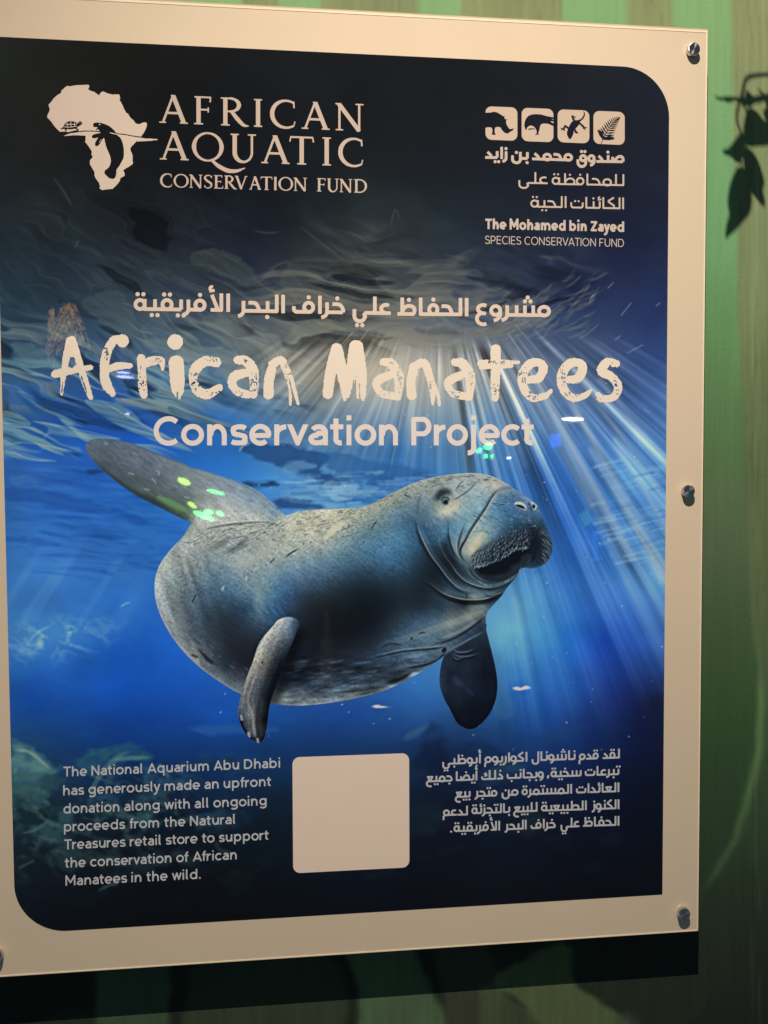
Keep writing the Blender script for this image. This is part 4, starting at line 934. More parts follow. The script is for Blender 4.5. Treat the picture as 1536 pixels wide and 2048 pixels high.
        if c == 'L': P += hamza(.12, 1.14, h)
    elif c == '،': return .2, [[(.1, .2), (.05, -.1)]], [(.1, .14)]
    elif c == '.': return .2, [], [(.1, .1)]
    else: return .3, [], []
    return w, P, D

def hamza(x, y, h):
    k = .72
    return [('thin', k, arc(x + .02, y + .12, .11, .10, 70, 250) + [(x + .12, y + .02)]), ('thin', k, [(x - .12, y - .04), (x + .14, y + .02)])]

NONJ = 'اأدذرزوLlة'
def shape(word):
    word = word.replace('لأ', 'L').replace('لا', 'l')
    out = []
    for i, c in enumerate(word):
        pv = i > 0 and word[i - 1] not in NONJ and word[i - 1] not in '،.'
        nx = i + 1 < len(word) and word[i + 1] not in '،.' and c not in NONJ and c != 'ى'
        out.append((c, {(0, 0): 's', (0, 1): 'i', (1, 0): 'f', (1, 1): 'm'}[(int(pv), int(nx))]))
    return out

def set_arabic(F, word, h, x0, x1, y0, y1, A):
    """word between x0 and x1, baseline y0 (left) .. y1 (right), alef height A px"""
    G = [(c,) + arab(c, f, h) + (f,) for c, f in shape(word)]
    G = G[::-1]                                        # left to right
    pen, items = 0.0, []
    for i, (c, w, P, D, f) in enumerate(G):
        if i and not (f in 'im'): pen += {'ر': -.15, 'ز': -.15, 'و': .02, 'د': .07, 'ذ': .07}.get(c, .13)           # gap unless this glyph joins the one on its left
        items.append((pen, P, D, w, f)); pen += w
    tot = pen
    for off, P, D, wd, fm in items:
        for p in P:
            r = h
            if isinstance(p, tuple): r = h * p[1]; p = p[2]
            q = np.asarray(p, float).copy()
            for e in (0, -1):                          # joins overlap a little
                if abs(q[e, 1] - h) < 1e-6:
                    if abs(q[e, 0]) < 1e-6 and fm in 'im': q[e, 0] -= .05
                    if abs(q[e, 0] - wd) < 1e-6 and fm in 'mf': q[e, 0] += .05
            u = (q[:, 0] + off) / tot
            F.stroke(np.c_[x0 + (x1 - x0) * u, y0 + (y1 - y0) * u - q[:, 1] * A], r * A)
        for dx, dy in D:
            u = (dx + off) / tot
            F.disc(x0 + (x1 - x0) * u, y0 + (y1 - y0) * u - dy * A, h * 1.16 * A)

# Roman capitals with serifs; unit cap height, (width, tapered strokes)
def serif(c):
    k, n = .062, .033
    s = lambda x, y, a=.14: [((x - a, y), (x + a, y), .02)]
    st = lambda x, y0=0, y1=1: [((x, y0), (x, y1), k)]
    def curve(p, r): return [(p, r)]
    if c == 'I': return .36, st(.18) + s(.18, .02) + s(.18, .98)
    if c == 'A': return 1.0, [((.13, .02), (.51, 1.06), n), ((.455, 1.06), (.86, .02), k), ((.27, .36), (.70, .36), n)] + s(.12, .02, .12) + s(.86, .02, .14)
    if c == 'F': return .62, st(.18) + s(.18, .02, .16) + [((.04, .975), (.60, .975), .024), ((.60, 1.0), (.585, .80), .022), ((.18, .53), (.52, .53), .026), ((.52, .62), (.52, .43), .02)]
    if c == 'R': return .98, st(.18) + s(.18, .02, .15) + s(.10, .98, .08) + [(arc(.34, .745, .30, .235, 90, -90), [n, n, .05, .06, .05, n, n]), ((.16, .98), (.36, .98), .024), ((.16, .51), (.36, .51), .024), (catmull([(.40, .50), (.60, .24), (.80, .04), (.98, .01)], 5), [.05, .06, .045, .012])]
    if c == 'C': return .90, [(arc(.52, .5, .47, .49, 58, 302, 28), [.03, .032, .05, .062, .062, .05, .034, .028]), ((.775, .97), (.79, .73), .022), ((.82, .25), (.775, .06), .016)]
    if c == 'O': return 1.0, [(arc(.5, .5, .45, .485, 0, 360, 40), [.062, .04, .026, .04, .062, .04, .026, .04, .062])]
    if c == 'Q': return 1.0, [(arc(.5, .5, .45, .485, 0, 360, 40), [.062, .04, .026, .04, .062, .04, .026, .04, .062]), (catmull([(.60, .06), (.85, -.16), (1.15, -.31), (1.45, -.32), (1.72, -.22)], 6), [.03, .055, .06, .045, .012])]
    if c == 'N': return 1.02, [((.18, .02), (.18, .98), n), ((.13, 1.02), (.86, .0), k), ((.86, -.02), (.86, .98), n)] + s(.18, .02, .13) + s(.87, .98, .14) + [((.04, .98), (.2, .98), .02)]
    if c == 'U': return .96, [([(.18, .98), (.18, .36)] + arc(.47, .36, .29, .345, 180, 360) + [(.76, .98)], [k, k, .055, .035, .03, n, n])] + s(.18, .98) + s(.76, .98)
    if c == 'T': return .84, st(.42) + s(.42, .02, .16) + [((.03, .97), (.81, .97), .026), ((.04, 1.0), (.0, .80), .02), ((.80, 1.0), (.84, .80), .02)]
    if c == 'S': return .60, [(catmull([(.52, .80), (.42, .95), (.28, .975), (.12, .90), (.08, .74), (.20, .58), (.36, .47), (.50, .34), (.50, .15), (.34, .03), (.18, .03), (.06, .16)], 5), [.02, .024, .03, .045, .058, .06, .055, .045, .03, .024, .02]), ((.53, .97), (.53, .76), .018), ((.05, .24), (.05, .04), .018)]
    if c == 'E': return .66, st(.18) + s(.12, .02, .1) + s(.12, .98, .1) + [((.18, .975), (.58, .975), .024), ((.58, 1.0), (.57, .82), .02), ((.18, .53), (.50, .53), .024), ((.50, .61), (.50, .44), .018), ((.18, .025), (.62, .025), .024), ((.62, .0), (.65, .2), .02)]
    if c == 'V': return .98, [((.14, .98), (.50, .0), k), ((.48, .0), (.84, .98), n)] + s(.13, .98, .13) + s(.86, .98, .11)
    if c == 'D': return .96, st(.18) + s(.1, .02, .1) + s(.1, .98, .1) + [([(.18, .975), (.40, .975)] + arc(.42, .5, .47, .475, 90, -90) + [(.18, .025)], [n, n, .035, .055, .062, .055, .035, n, n])]
    return .4, []

def set_serif(F, c, x0, x1, yl, yr, cap, rs=1.0):
    w, P = serif(c)
    for q in P:
        if len(q) == 3: pts, r = [q[0], q[1]], [q[2], q[2]]
        else: pts, r = q
        p = np.asarray(pts, float); u = p[:, 0] / w
        rr = np.interp(np.linspace(0, 1, len(p)), np.linspace(0, 1, len(r)), r) * cap * rs * 1.24
        F.stroke(np.c_[x0 + (x1 - x0) * u, yl + (yr - yl) * np.clip(u, -.2, 1.2) - p[:, 1] * cap], rr)
    if c in 'AN': F.poly([(x0, yl - cap * 1.003), (x1, yr - cap * 1.003), (x1, yr - cap * 1.12), (x0, yl - cap * 1.12)], True)

def serif_line(F, text, x0, y0, x1, y1, cap, rs=1.0):
    pen, it = 0.0, []
    for c in text:
        if c == ' ': pen += .52; continue
        w = serif(c)[0]; it.append((c, pen, w)); pen += w + .04
    tot = pen - .04
    for c, o, w in it:
        a, b = o / tot, (o + w) / tot
        set_serif(F, c, x0 + (x1 - x0) * a, x0 + (x1 - x0) * b, y0 + (y1 - y0) * a, y0 + (y1 - y0) * b, cap, rs)

# ---- the individual blocks, in artwork units
def q_(pts, ox, oy, s):
    return [(ox + p[0] / s, oy + p[1] / s) + tuple(v / s for v in p[2:]) for p in pts]

def block_logo_name():
    F = Field(310, 180, 742, 396, .8)
    o = (300, 170, 3.339)
    X = lambda x: 300 + x / 3.339
    Yb = lambda y: 170 + y / 3.339
    for c, a, b in (('A', 62, 253), ('F', 290, 408), ('R', 468, 660), ('I', 686, 757), ('C', 806, 984), ('A', 1012, 1200), ('N', 1230, 1428)):
        yl, yr = [Yb(251 + (x - 62) / (1428 - 62) * 58) for x in (a, b)]
        set_serif(F, c, X(a), X(b), yl, yr, (188 - 8 * (a - 62) / 1366) / 3.339)
    for c, a, b in (('A', 65, 258), ('Q', 284, 488), ('U', 530, 720), ('A', 743, 932), ('T', 934, 1092), ('I', 1143, 1217), ('C', 1262, 1436)):
        yl, yr = [Yb(496 + (x - 65) / (1436 - 65) * 50) for x in (a, b)]
        set_serif(F, c, X(a), X(b), yl, yr, (190 - 5 * (a - 65) / 1366) / 3.339)
    for c, a, b in zip('CONSERVATIONFUND', (70, 160, 258, 360, 425, 495, 566, 662, 740, 826, 860, 955, 1112, 1180, 1262, 1362), (153, 256, 352, 418, 488, 580, 652, 742, 816, 848, 953, 1050, 1172, 1266, 1352, 1448)):
        yl, yr = [Yb(680 + (x - 70) / (1448 - 70) * 40) for x in (a, b)]
        set_serif(F, c, X(a), X(b), yl, yr, 88 / 3.339, 1.12)
    return F

AFRICA = [(250, 95), (262, 103), (295, 98), (330, 92), (385, 90), (440, 88), (445, 105), (435, 130), (475, 150), (490, 152), (505, 165), (535, 185), (540, 170), (548, 158), (570, 150), (590, 157), (610, 165), (660, 178), (675, 172), (690, 178), (705, 172), (718, 180), (725, 215), (715, 218), (722, 232), (735, 250), (752, 290), (772, 325), (778, 340), (800, 355), (812, 378),
          (825, 395), (850, 415), (865, 440), (900, 445), (925, 432), (962, 428), (967, 450), (955, 490), (935, 525), (915, 555), (868, 602), (832, 640), (816, 665), (820, 690), (832, 705), (838, 740), (836, 765), (840, 800), (815, 820), (775, 845), (752, 860), (765, 890), (765, 910), (728, 930), (722, 955), (700, 985), (668, 1018), (650, 1030), (600, 1033), (560, 1040), (535, 1022),
          (545, 1008), (530, 970), (505, 935), (492, 905), (494, 880), (468, 835), (450, 805), (452, 770), (478, 740), (465, 720), (468, 690), (442, 648), (405, 600), (412, 545), (360, 545), (350, 512), (345, 497), (320, 500), (285, 508), (250, 517), (242, 510), (180, 513), (140, 475), (100, 420), (66, 385), (66, 365), (75, 350), (88, 310), (78, 270), (85, 258), (105, 240), (115, 222), (130, 205), (150, 188), (190, 160), (192, 145), (205, 130), (225, 115)]

def block_africa():
    F = Field(90, 164, 320, 386, .6)
    T = lambda p: q_(p, 80, 150, 4.518)
    F.poly(T(AFRICA))
    F.poly(T([(365, 560), (412, 545), (412, 600), (365, 580)]), True)
    F.poly(T([(170, 512), (300, 520), (360, 516), (360, 560), (200, 560)]), True)
    F.poly(T(closed([(216, 551), (260, 532), (310, 520), (400, 511), (540, 516), (540, 522), (470, 530), (412, 547), (320, 544), (260, 548)])))
    F.poly(T([(700, 528), (760, 545), (850, 560), (1060, 580), (1064, 586), (1000, 595), (930, 599), (860, 600), (780, 580)]))
    F.stroke(T([(290, 522), (345, 512), (400, 507), (470, 506), (545, 512)]), 1.0, True)
    F.stroke(T([(630, 521), (700, 530), (780, 540), (850, 553), (915, 563), (980, 572)]), 1.0, True)
    F.poly(T(closed([(482, 440), (500, 430), (545, 432), (590, 445), (630, 465), (665, 495), (690, 525), (700, 545), (728, 570), (747, 615), (757, 670), (755, 740), (735, 790), (710, 830), (692, 855), (690, 890), (680, 925), (655, 940), (625, 932), (600, 910), (583, 885), (588, 862), (612, 845), (632, 815), (640, 775), (635, 740), (620, 700), (602, 660), (588, 610), (578, 570), (560, 590), (542, 620), (520, 642), (502, 640), (497, 620), (510, 590), (525, 566), (500, 572), (475, 570), (468, 555), (480, 540), (510, 530), (545, 522), (537, 506), (526, 490), (515, 498), (505, 490), (520, 476), (505, 470), (490, 472), (480, 460)])), True)
    F.disc(*T([(538, 447)])[0], 1.4)
    F.stroke(T([(555, 580), (535, 610)]), .5)
    F.stroke(T([(632, 522), (690, 535), (735, 550)]), .9)
    F.poly(T(closed([(208, 470), (225, 440), (250, 422), (285, 417), (320, 425), (337, 440), (345, 430), (360, 418), (378, 425), (378, 445), (360, 458), (340, 470), (335, 482), (352, 492), (340, 499), (318, 486), (280, 492), (244, 490), (238, 505), (224, 500), (222, 488), (184, 489)])), True)
    for p in ([(214, 468), (270, 472), (332, 462)], [(240, 430), (252, 446), (245, 470)], [(280, 420), (276, 445), (284, 470)], [(315, 428), (308, 446), (316, 464)], [(228, 446), (252, 446), (276, 445), (308, 446), (332, 446)]):
        F.stroke(T(p), .62)
    F.disc(*T([(362, 432)])[0], .8)
    GX, GY = F.grid()
    F.f += (.55 * fbm(GX / 3, GY / 3, 61, 2) * smooth01((np.hypot(GX - 185, GY - 270) - 48) / 30)).astype(np.float32)   # ragged coast
    return F

def block_icons():
    F = Field(966, 208, 1256, 294, .6)
    T = lambda p: q_(p, 950, 200, 4.8)
    def square(x0, y0, x1, y1, sk=12, r=58):
        P = []
        for cx, cy, a in ((x1 - r, y0 + r, -90), (x1 - r, y1 - r, 0), (x0 + r, y1 - r, 90), (x0 + r, y0 + r, 180)):
            P += arc(cx, cy, r, r, a, a + 90, 8)
        F.poly(T([(x, y + sk * (x - x0) / (x1 - x0)) for x, y in P]))
    square(101, 60, 407, 380); square(448, 74, 753, 394); square(793, 89, 1098, 405); square(1137, 103, 1437, 420)
    F.poly(T([(95, 122), (150, 120), (185, 112), (215, 120), (240, 135), (265, 150), (274, 160), (280, 148), (286, 180), (295, 186), (311, 184), (297, 202), (300, 225), (310, 250), (330, 276), (345, 279), (376, 270), (360, 295), (335, 306), (320, 322), (290, 319), (268, 300), (254, 280), (245, 262), (215, 258), (195, 265), (188, 290), (190, 315), (201, 334), (158, 334), (165, 315), (168, 290), (160, 265), (130, 262), (95, 266)]), True)
    F.poly(T([(472, 240), (480, 200), (495, 170), (515, 150), (550, 138), (590, 135), (640, 140), (690, 155), (760, 168), (760, 184), (728, 183), (758, 192), (758, 204), (722, 205), (760, 230), (760, 254), (700, 228), (660, 225), (632, 235), (622, 265), (615, 300), (606, 322), (625, 336), (600, 331), (573, 340), (590, 322), (592, 300), (580, 272), (565, 256), (545, 246), (522, 248), (502, 262), (492, 292), (478, 270)]), True)
    F.stroke(T([(510, 282), (540, 276), (575, 280)]), 1.0, True); F.stroke(T([(535, 276), (528, 290)]), .7, True)
    F.poly(T(closed([(1040, 97), (1055, 130), (1050, 165), (1030, 190), (1010, 208), (1000, 235), (975, 265), (950, 295), (943, 330), (925, 365), (910, 377), (895, 360), (882, 325), (888, 290), (900, 260), (915, 230), (935, 205), (960, 195), (990, 192), (1020, 178), (1040, 150), (1044, 125)])), True)
    for p, r in (([(897, 272), (865, 248), (850, 280)], 2), ([(824, 270), (848, 278), (862, 296)], 1), ([(848, 278), (828, 290)], .9), ([(1003, 222), (1032, 248), (1050, 268)], 2), ([(1072, 266), (1050, 265), (1058, 288)], 1), ([(1050, 265), (1036, 276)], .9), ([(955, 283), (968, 304), (978, 314)], 2), ([(960, 312), (986, 316)], 1), ([(955, 200), (942, 180), (936, 158)], 2), ([(928, 152), (950, 160), (964, 170)], 1.1)):
        F.stroke(T(p), r, True, False)
    F.stroke(T(catmull([(1208, 425), (1238, 360), (1288, 272), (1340, 205), (1392, 163)], 6)), .7, True)
    stem = np.asarray(catmull([(1226, 384), (1238, 360), (1288, 272), (1340, 205), (1392, 163)], 4))[1:-1]
    for k in range(len(stem)):
        f = (1 - k / len(stem)) ** .75
        a = stem[k]
        for d in ((-52, -92), (112, -6)):
            b = a + np.array(d) * f
            F.stroke(T([a, a * .5 + b * .5, b]), [.7, 1.9 * f + .4, .5], True, False)
            for j in range(1, 6):                      # toothed edge of each leaflet
                c = a + (b - a) * j / 6; nrm = np.array([-d[1], d[0]]) / np.hypot(*d) * 7 * f
                F.stroke(T([c - nrm, c + nrm]), .75 * f + .2, True)
    return F

def block_fund_arabic():
    F = Field(962, 288, 1258, 432, .7)
    g = lambda x: 950 + x / 4.8
    for w, a, b, y0, y1 in (('صندوق', 975, 1434, 600, 606), ('محمد', 548, 942, 578, 590), ('بن', 345, 518, 570, 576), ('زايد', 98, 312, 564, 568)):
        set_arabic(F, w, .112, g(a), g(b), 200 + y0 / 4.8, 200 + y1 / 4.8, 24.5)
    for w, a, b, y0, y1 in (('للمحافظة', 735, 1434, 238, 250), ('على', 415, 697, 227, 232), ('الكائنات', 915, 1431, 464, 473), ('الحية', 530, 880, 456, 461)):
        set_arabic(F, w, .076, g(a), g(b), 320 + y0 / 4.8, 320 + y1 / 4.8, 23.5)
    return F

def block_fund_latin():
    F = Field(962, 428, 1256, 500, .6)
    set_line(F, 'The Mohamed bin Zayed', .145, 970.5, 458, 1248, 463.8, 15.2, 14.8, .52)
    set_line(F, 'SPECIES CONSERVATION FUND', .066, 970, 487.6, 1247.8, 494, 11.9, 11.7, .62)
    return F

def block_title_arabic():
    F = Field(258, 560, 1112, 656, .8)
    for w, a, b, y0, y1, A in (('مشروع', 950, 1102, 633, 634, 36), ('الحفاظ', 794.8, 937, 631.5, 632.5, 36.5), ('علي', 705, 781.5, 629, 630, 36.5), ('خراف', 583.6, 690, 627, 628.5, 36.5), ('البحر', 471.7, 570, 625, 626.5, 37), ('الأفريقية', 267, 460.5, 621.5, 624, 37)):
        set_arabic(F, w, .10, a, b, y0, y1, A)
    return F

def block_project():
    F = Field(300, 822, 1080, 912, .8)
    g1 = lambda x: 290 + x / 3.746
    g2 = lambda x: 680 + x / 3.746
    for c, a, b in (('C', 65, 259), ('o', 271, 442), ('n', 465, 613), ('s', 638, 766), ('e', 782, 946), ('r', 969, 1064), ('v', 1068, 1220), ('a', 1224, 1372), ('t', 1388, 1492)):
        set_glyph(F, c, .118, g1(a), g1(b), 890.7, 42)
    for c, a, b in (('i', 47, 87), ('o', 111, 271), ('n', 292, 434), ('P', 534, 684), ('r', 704, 795), ('o', 802, 957), ('j', 981, 1021), ('e', 1042, 1196), ('c', 1209, 1354), ('t', 1360, 1458)):
        set_glyph(F, c, .118, g2(a), g2(b), 890.7, 41.5)
    return F

def block_paragraph():
    F = Field(118, 1506, 572, 1782, .75)
    for t, x0, y0, x1, y1 in (('The National Aquarium Abu Dhabi', 126.7, 1553.5, 560, 1535.2), ('has generously made an upfront', 126.3, 1591, 542.7, 1572), ('donation along with all ongoing', 127, 1627.4, 533, 1610.5), ('proceeds from the Natural', 128, 1663.2, 470.5, 1647.6),
                              ('Treasures retail store to support', 128.4, 1699, 537.8, 1679.4), ('the conservation of African', 129.5, 1735.8, 473.4, 1718.6), ('Manatees in the wild.', 131, 1771.6, 401.5, 1757.4)):
        set_line(F, t, .105, x0, y0, x1, y1, 14.6, 14.2, .58)
    return F

def block_paragraph_arabic():
    F = Field(842, 1492, 1246, 1680, .75)
    g = lambda x: 830 + x / 3.572
    yy = lambda y: 1480 + y / 3.572
    for w, a, b, y0, y1 in (('لقد', 1340, 1463, 136, 131), ('قدم', 1168, 1312, 143, 137), ('ناشونال', 833, 1147, 152, 142), ('اكواريوم', 493, 803, 164, 154), ('أبوظبي', 195, 470, 178, 167),
                            ('تبرعات', 1213, 1460, 258, 250), ('سخية،', 945, 1190, 268, 260), ('وبجانب', 655, 920, 279, 270), ('ذلك', 472, 630, 287, 281), ('أيضا', 292, 445, 294, 288), ('جميع', 78, 268, 303, 296),
                            ('العائدات', 1150, 1460, 382, 372), ('المستمرة', 762, 1122, 395, 383), ('من', 618, 740, 401, 396), ('متجر', 418, 588, 408, 402), ('بيع', 285, 397, 414, 409),
                            ('الكنوز', 1255, 1460, 500, 493), ('الطبيعية', 900, 1227, 511, 501), ('للبيع', 702, 875, 519, 512), ('بالتجزئة', 403, 680, 530, 520), ('لدعم', 197, 378, 543, 538),
                            ('الحفاظ', 1200, 1460, 620, 612), ('علي', 1040, 1175, 628, 622), ('خراف', 825, 1005, 637, 629), ('البحر', 633, 797, 645, 638), ('الأفريقية', 275, 608, 658, 646)):
        set_arabic(F, w, .092, g(a), g(b), yy(y0), yy(y1), 19.4)
    F.disc(g(258), yy(655), 2.1)
    return F

def block_brush():
    F = Field(96, 664, 1250, 820, .7)
    A_ = lambda p: q_(p, 80, 560, 2.844)
    B_ = lambda p: q_(p, 600, 560, 2.259)
    def br(T, p, sub=False):
        q = np.asarray(T(p)); c = catmull(q[:, :2], 7)
        r = np.interp(np.linspace(0, 1, len(c)), np.linspace(0, 1, len(q)), q[:, 2])
        F.stroke(c, r * (1 if sub else .94), sub, False)
    br(A_, [(172, 345, 26), (152, 430, 22), (135, 530, 17), (122, 650, 8)]); br(A_, [(180, 345, 28), (215, 440, 20), (250, 560, 22), (288, 668, 15)]); br(A_, [(180, 350, 30), (178, 420, 22)])
    br(A_, [(86, 535, 24), (190, 512, 24), (290, 498, 15)]); br(A_, [(178, 478, 11), (182, 486, 14)], True); br(A_, [(235, 545, 4), (265, 640, 3)], True); br(A_, [(130, 580, 2), (122, 640, 4)], True)
    br(A_, [(470, 347, 38), (470, 345, 39)]); br(A_, [(455, 330, 20), (415, 350, 26), (378, 420, 28), (365, 510, 26), (378, 590, 30), (412, 645, 19)]); br(A_, [(375, 512, 18), (440, 490, 24), (512, 488, 16)])
    br(A_, [(575, 445, 25), (580, 520, 24), (584, 600, 26), (592, 655, 22)]); br(A_, [(588, 480, 22), (635, 462, 28), (688, 458, 20), (697, 508, 9)])
    br(A_, [(770, 352, 46), (768, 354, 46)]); br(A_, [(775, 472, 46), (780, 550, 44), (783, 620, 36), (792, 672, 7)]); br(A_, [(768, 600, 24), (766, 652, 6)]); br(A_, [(781, 640, 4), (781, 668, 6)], True)
    br(A_, [(1003, 468, 30), (945, 462, 30), (890, 500, 32), (872, 560, 26), (892, 622, 28), (950, 648, 30), (1020, 612, 22)])
    br(A_, [(1125, 455, 26), (1172, 462, 28), (1207, 510, 33), (1218, 580, 27), (1215, 652, 24)]); br(A_, [(1185, 525, 24), (1115, 545, 30), (1093, 585, 25), (1122, 632, 24), (1180, 652, 24)])
    br(A_, [(1318, 505, 28), (1303, 575, 30), (1300, 650, 31)]); br(A_, [(1322, 480, 26), (1370, 458, 24), (1402, 520, 20), (1424, 610, 13), (1424, 708, 7)]); br(A_, [(1400, 500, 20), (1440, 600, 13), (1468, 706, 8)]); br(A_, [(1418, 560, 3), (1444, 690, 5)], True)
    br(B_, [(165, 310, 27), (138, 420, 27), (126, 515, 24)]); br(B_, [(168, 310, 26), (192, 430, 26), (203, 540, 9)]); br(B_, [(250, 300, 30), (236, 400, 30), (214, 525, 10)]); br(B_, [(256, 302, 31), (278, 420, 25), (282, 515, 16), (284, 540, 7)]); br(B_, [(262, 440, 9), (262, 530, 8)])
    br(B_, [(243, 450, 2), (234, 540, 4)], True); br(B_, [(268, 470, 2), (270, 540, 3)], True)
    for dx in (0, 323):
        br(B_, [(376 + dx, 371, 18), (412 + dx, 380, 23), (442 + dx, 425, 25), (447 + dx, 480, 20), (442 + dx, 530, 17)]); br(B_, [(420 + dx, 425, 18), (362 + dx, 450, 22), (346 + dx, 476, 17), (370 + dx, 512, 18), (432 + dx, 527, 19)])
    br(B_, [(512, 410, 23), (501, 460, 21), (505, 522, 23)]); br(B_, [(512, 392, 21), (560, 378, 20), (587, 440, 18), (600, 520, 12), (600, 562, 6)]); br(B_, [(590, 440, 14), (622, 520, 9), (630, 566, 6)])
    br(B_, [(884, 314, 25), (884, 400, 23), (882, 470, 22), (882, 534, 17)]); br(B_, [(818, 378, 19), (890, 376, 18), (986, 372, 8)]); br(B_, [(815, 396, 8), (900, 392, 12), (960, 390, 6)])
    for dx in (0, 178):
        br(B_, [(1030 + dx, 452, 17), (1078 + dx, 442, 21), (1098 + dx, 400, 22), (1080 + dx, 374, 18), (1036 + dx, 382, 22), (1006 + dx, 432, 23), (1012 + dx, 490, 21), (1052 + dx, 532, 18), (1108 + dx, 522, 15), (1136 + dx, 498, 7)])
    br(B_, [(1430, 378, 17), (1388, 374, 21), (1366, 410, 23), (1408, 438, 20), (1436, 480, 20), (1418, 528, 17), (1362, 536, 17), (1346, 518, 13)])
    # dry bristle marks: ragged edges everywhere, worn patches on some strokes
    GX, GY = F.grid()
    n1 = fbm(GX / 4.2, GY / 4.2, 501, 3); n2 = vnoise(GX / 1.9, GY / 2.6, 507); n3 = fbm(GX / 22, GY / 22, 511, 2)
    F.f += 1.1 * n1 + .5 * n2
    worn = np.zeros_like(GX)
    def spot(x, y, rx, ry, a):
        return a * np.exp(-(((GX - x) / rx) ** 2 + ((GY - y) / ry) ** 2))
    for x, y, rx, ry, a in ((212, 708, 7, 14, 1.), (284, 760, 10, 34, .8), (310, 722, 22, 8, .7), (392, 765, 14, 26, .8), (425, 718, 20, 8, .7), (428, 785, 22, 10, .7), (508, 768, 12, 26, .8), (480, 785, 18, 12, .7), (492, 722, 18, 8, .6), (576, 740, 10, 30, .7),
                            (800, 758, 7, 28, .9), (770, 790, 18, 10, .8), (786, 728, 12, 10, .7), (860, 770, 10, 22, .6), (943, 758, 7, 28, .9), (912, 790, 18, 10, .8), (1000, 724, 30, 5, 1.), (990, 780, 9, 16, .8), (990, 712, 4, 5, .8),
                            (1046, 752, 9, 24, .9), (1066, 792, 16, 9, 1.), (1125, 752, 9, 24, .9), (1146, 790, 16, 9, 1.), (1232, 775, 8, 22, .8), (1205, 795, 14, 8, .7), (1224, 730, 12, 7, .7)):
        worn = np.maximum(worn, spot(x, y, rx, ry, a))
    tex = n1 * .9 + n2 * .9 + .2
    F.f = np.maximum(F.f, (tex * worn * 1.0 - .34) * 5.0)
    return F

def block_card():
    F = Field(580, 1506, 824, 1752, 1.0)
    P = []
    C4 = [(585.5, 1514.6), (818.0, 1506.0), (818.6, 1733.4), (587.2, 1746.6)]
    C4 = np.array([[84, 140], [1412, 92], [1416, 1392], [93, 1460]]) / 5.689 + [570, 1490]
    r = .062
    def m(u, v): return tuple((C4[0] * (1 - u) + C4[1] * u) * (1 - v) + (C4[3] * (1 - u) + C4[2] * u) * v)
    for cx, cy, a in ((1 - r, r, -90), (1 - r, 1 - r, 0), (r, 1 - r, 90), (r, r, 180)):
        P += [m(x, y) for x, y in arc(cx, cy, r, r, a, a + 90, 8)]
    F.poly(P)
    return F
# ---------------------------------------------------------------- from artwork units to the wall
def rot_(a, b, c):
    ca, sa, cb, sb, cc, sc = math.cos(a), math.sin(a), math.cos(b), math.sin(b), math.cos(c), math.sin(c)
    return np.array([[cc, -sc, 0], [sc, cc, 0], [0, 0, 1]]) @ np.array([[cb, 0, sb], [0, 1, 0], [-sb, 0, cb]]) @ np.array([[1, 0, 0], [0, ca, -sa], [0, sa, ca]])
RC = rot_(*CAM_ROT)
def on_plane(px, py, y):
    """where the measured point (px, py) lies on the upright plane at depth y"""
    px = np.asarray(px, np.float64); py = np.asarray(py, np.float64)
    d = np.stack([(px - 768) / 1702.77, -(py - 1024) / 1702.77, -np.ones_like(px)], -1) @ RC.T
    return CAM_LOC + d * ((y - CAM_LOC[1]) / d[..., 1])[..., None]

WALL_Y = 0.030

# ---------------------------------------------------------------- objects
def tag(o, label=None, cat=None, group=None, kind=None):
    for k, v in (('label', label), ('category', cat), ('group', group), ('kind', kind)):
        if v: o[k] = v
    return o

def link(name, me, mat=None, parent=None):
    o = bpy.data.objects.new(name, me); COL.objects.link(o)
    if mat: me.materials.append(mat)
    if parent: o.parent = parent
    return o

def empty(name, loc):
    o = bpy.data.objects.new(name, None); COL.objects.link(o); o.location = loc; o.empty_display_size = .05
    return o

def raw_mesh(name, V, loops, sizes, col=None):
    me = bpy.data.meshes.new(name)
    me.vertices.add(len(V)); me.vertices.foreach_set('co', np.asarray(V, np.float32).ravel())
    me.loops.add(len(loops)); me.loops.foreach_set('vertex_index', np.asarray(loops, np.int32))
    sizes = np.asarray(sizes, np.int32)
    me.polygons.add(len(sizes))
    me.polygons.foreach_set('loop_start', np.r_[0, np.cumsum(sizes)[:-1]].astype(np.int32))
    me.polygons.foreach_set('loop_total', sizes)
    me.update(calc_edges=True)
    if col is not None:
        a = me.attributes.new('ink', 'FLOAT_COLOR', 'POINT')
        a.data.foreach_set('color', np.c_[col, np.ones(len(col))].astype(np.float32).ravel())
    return me

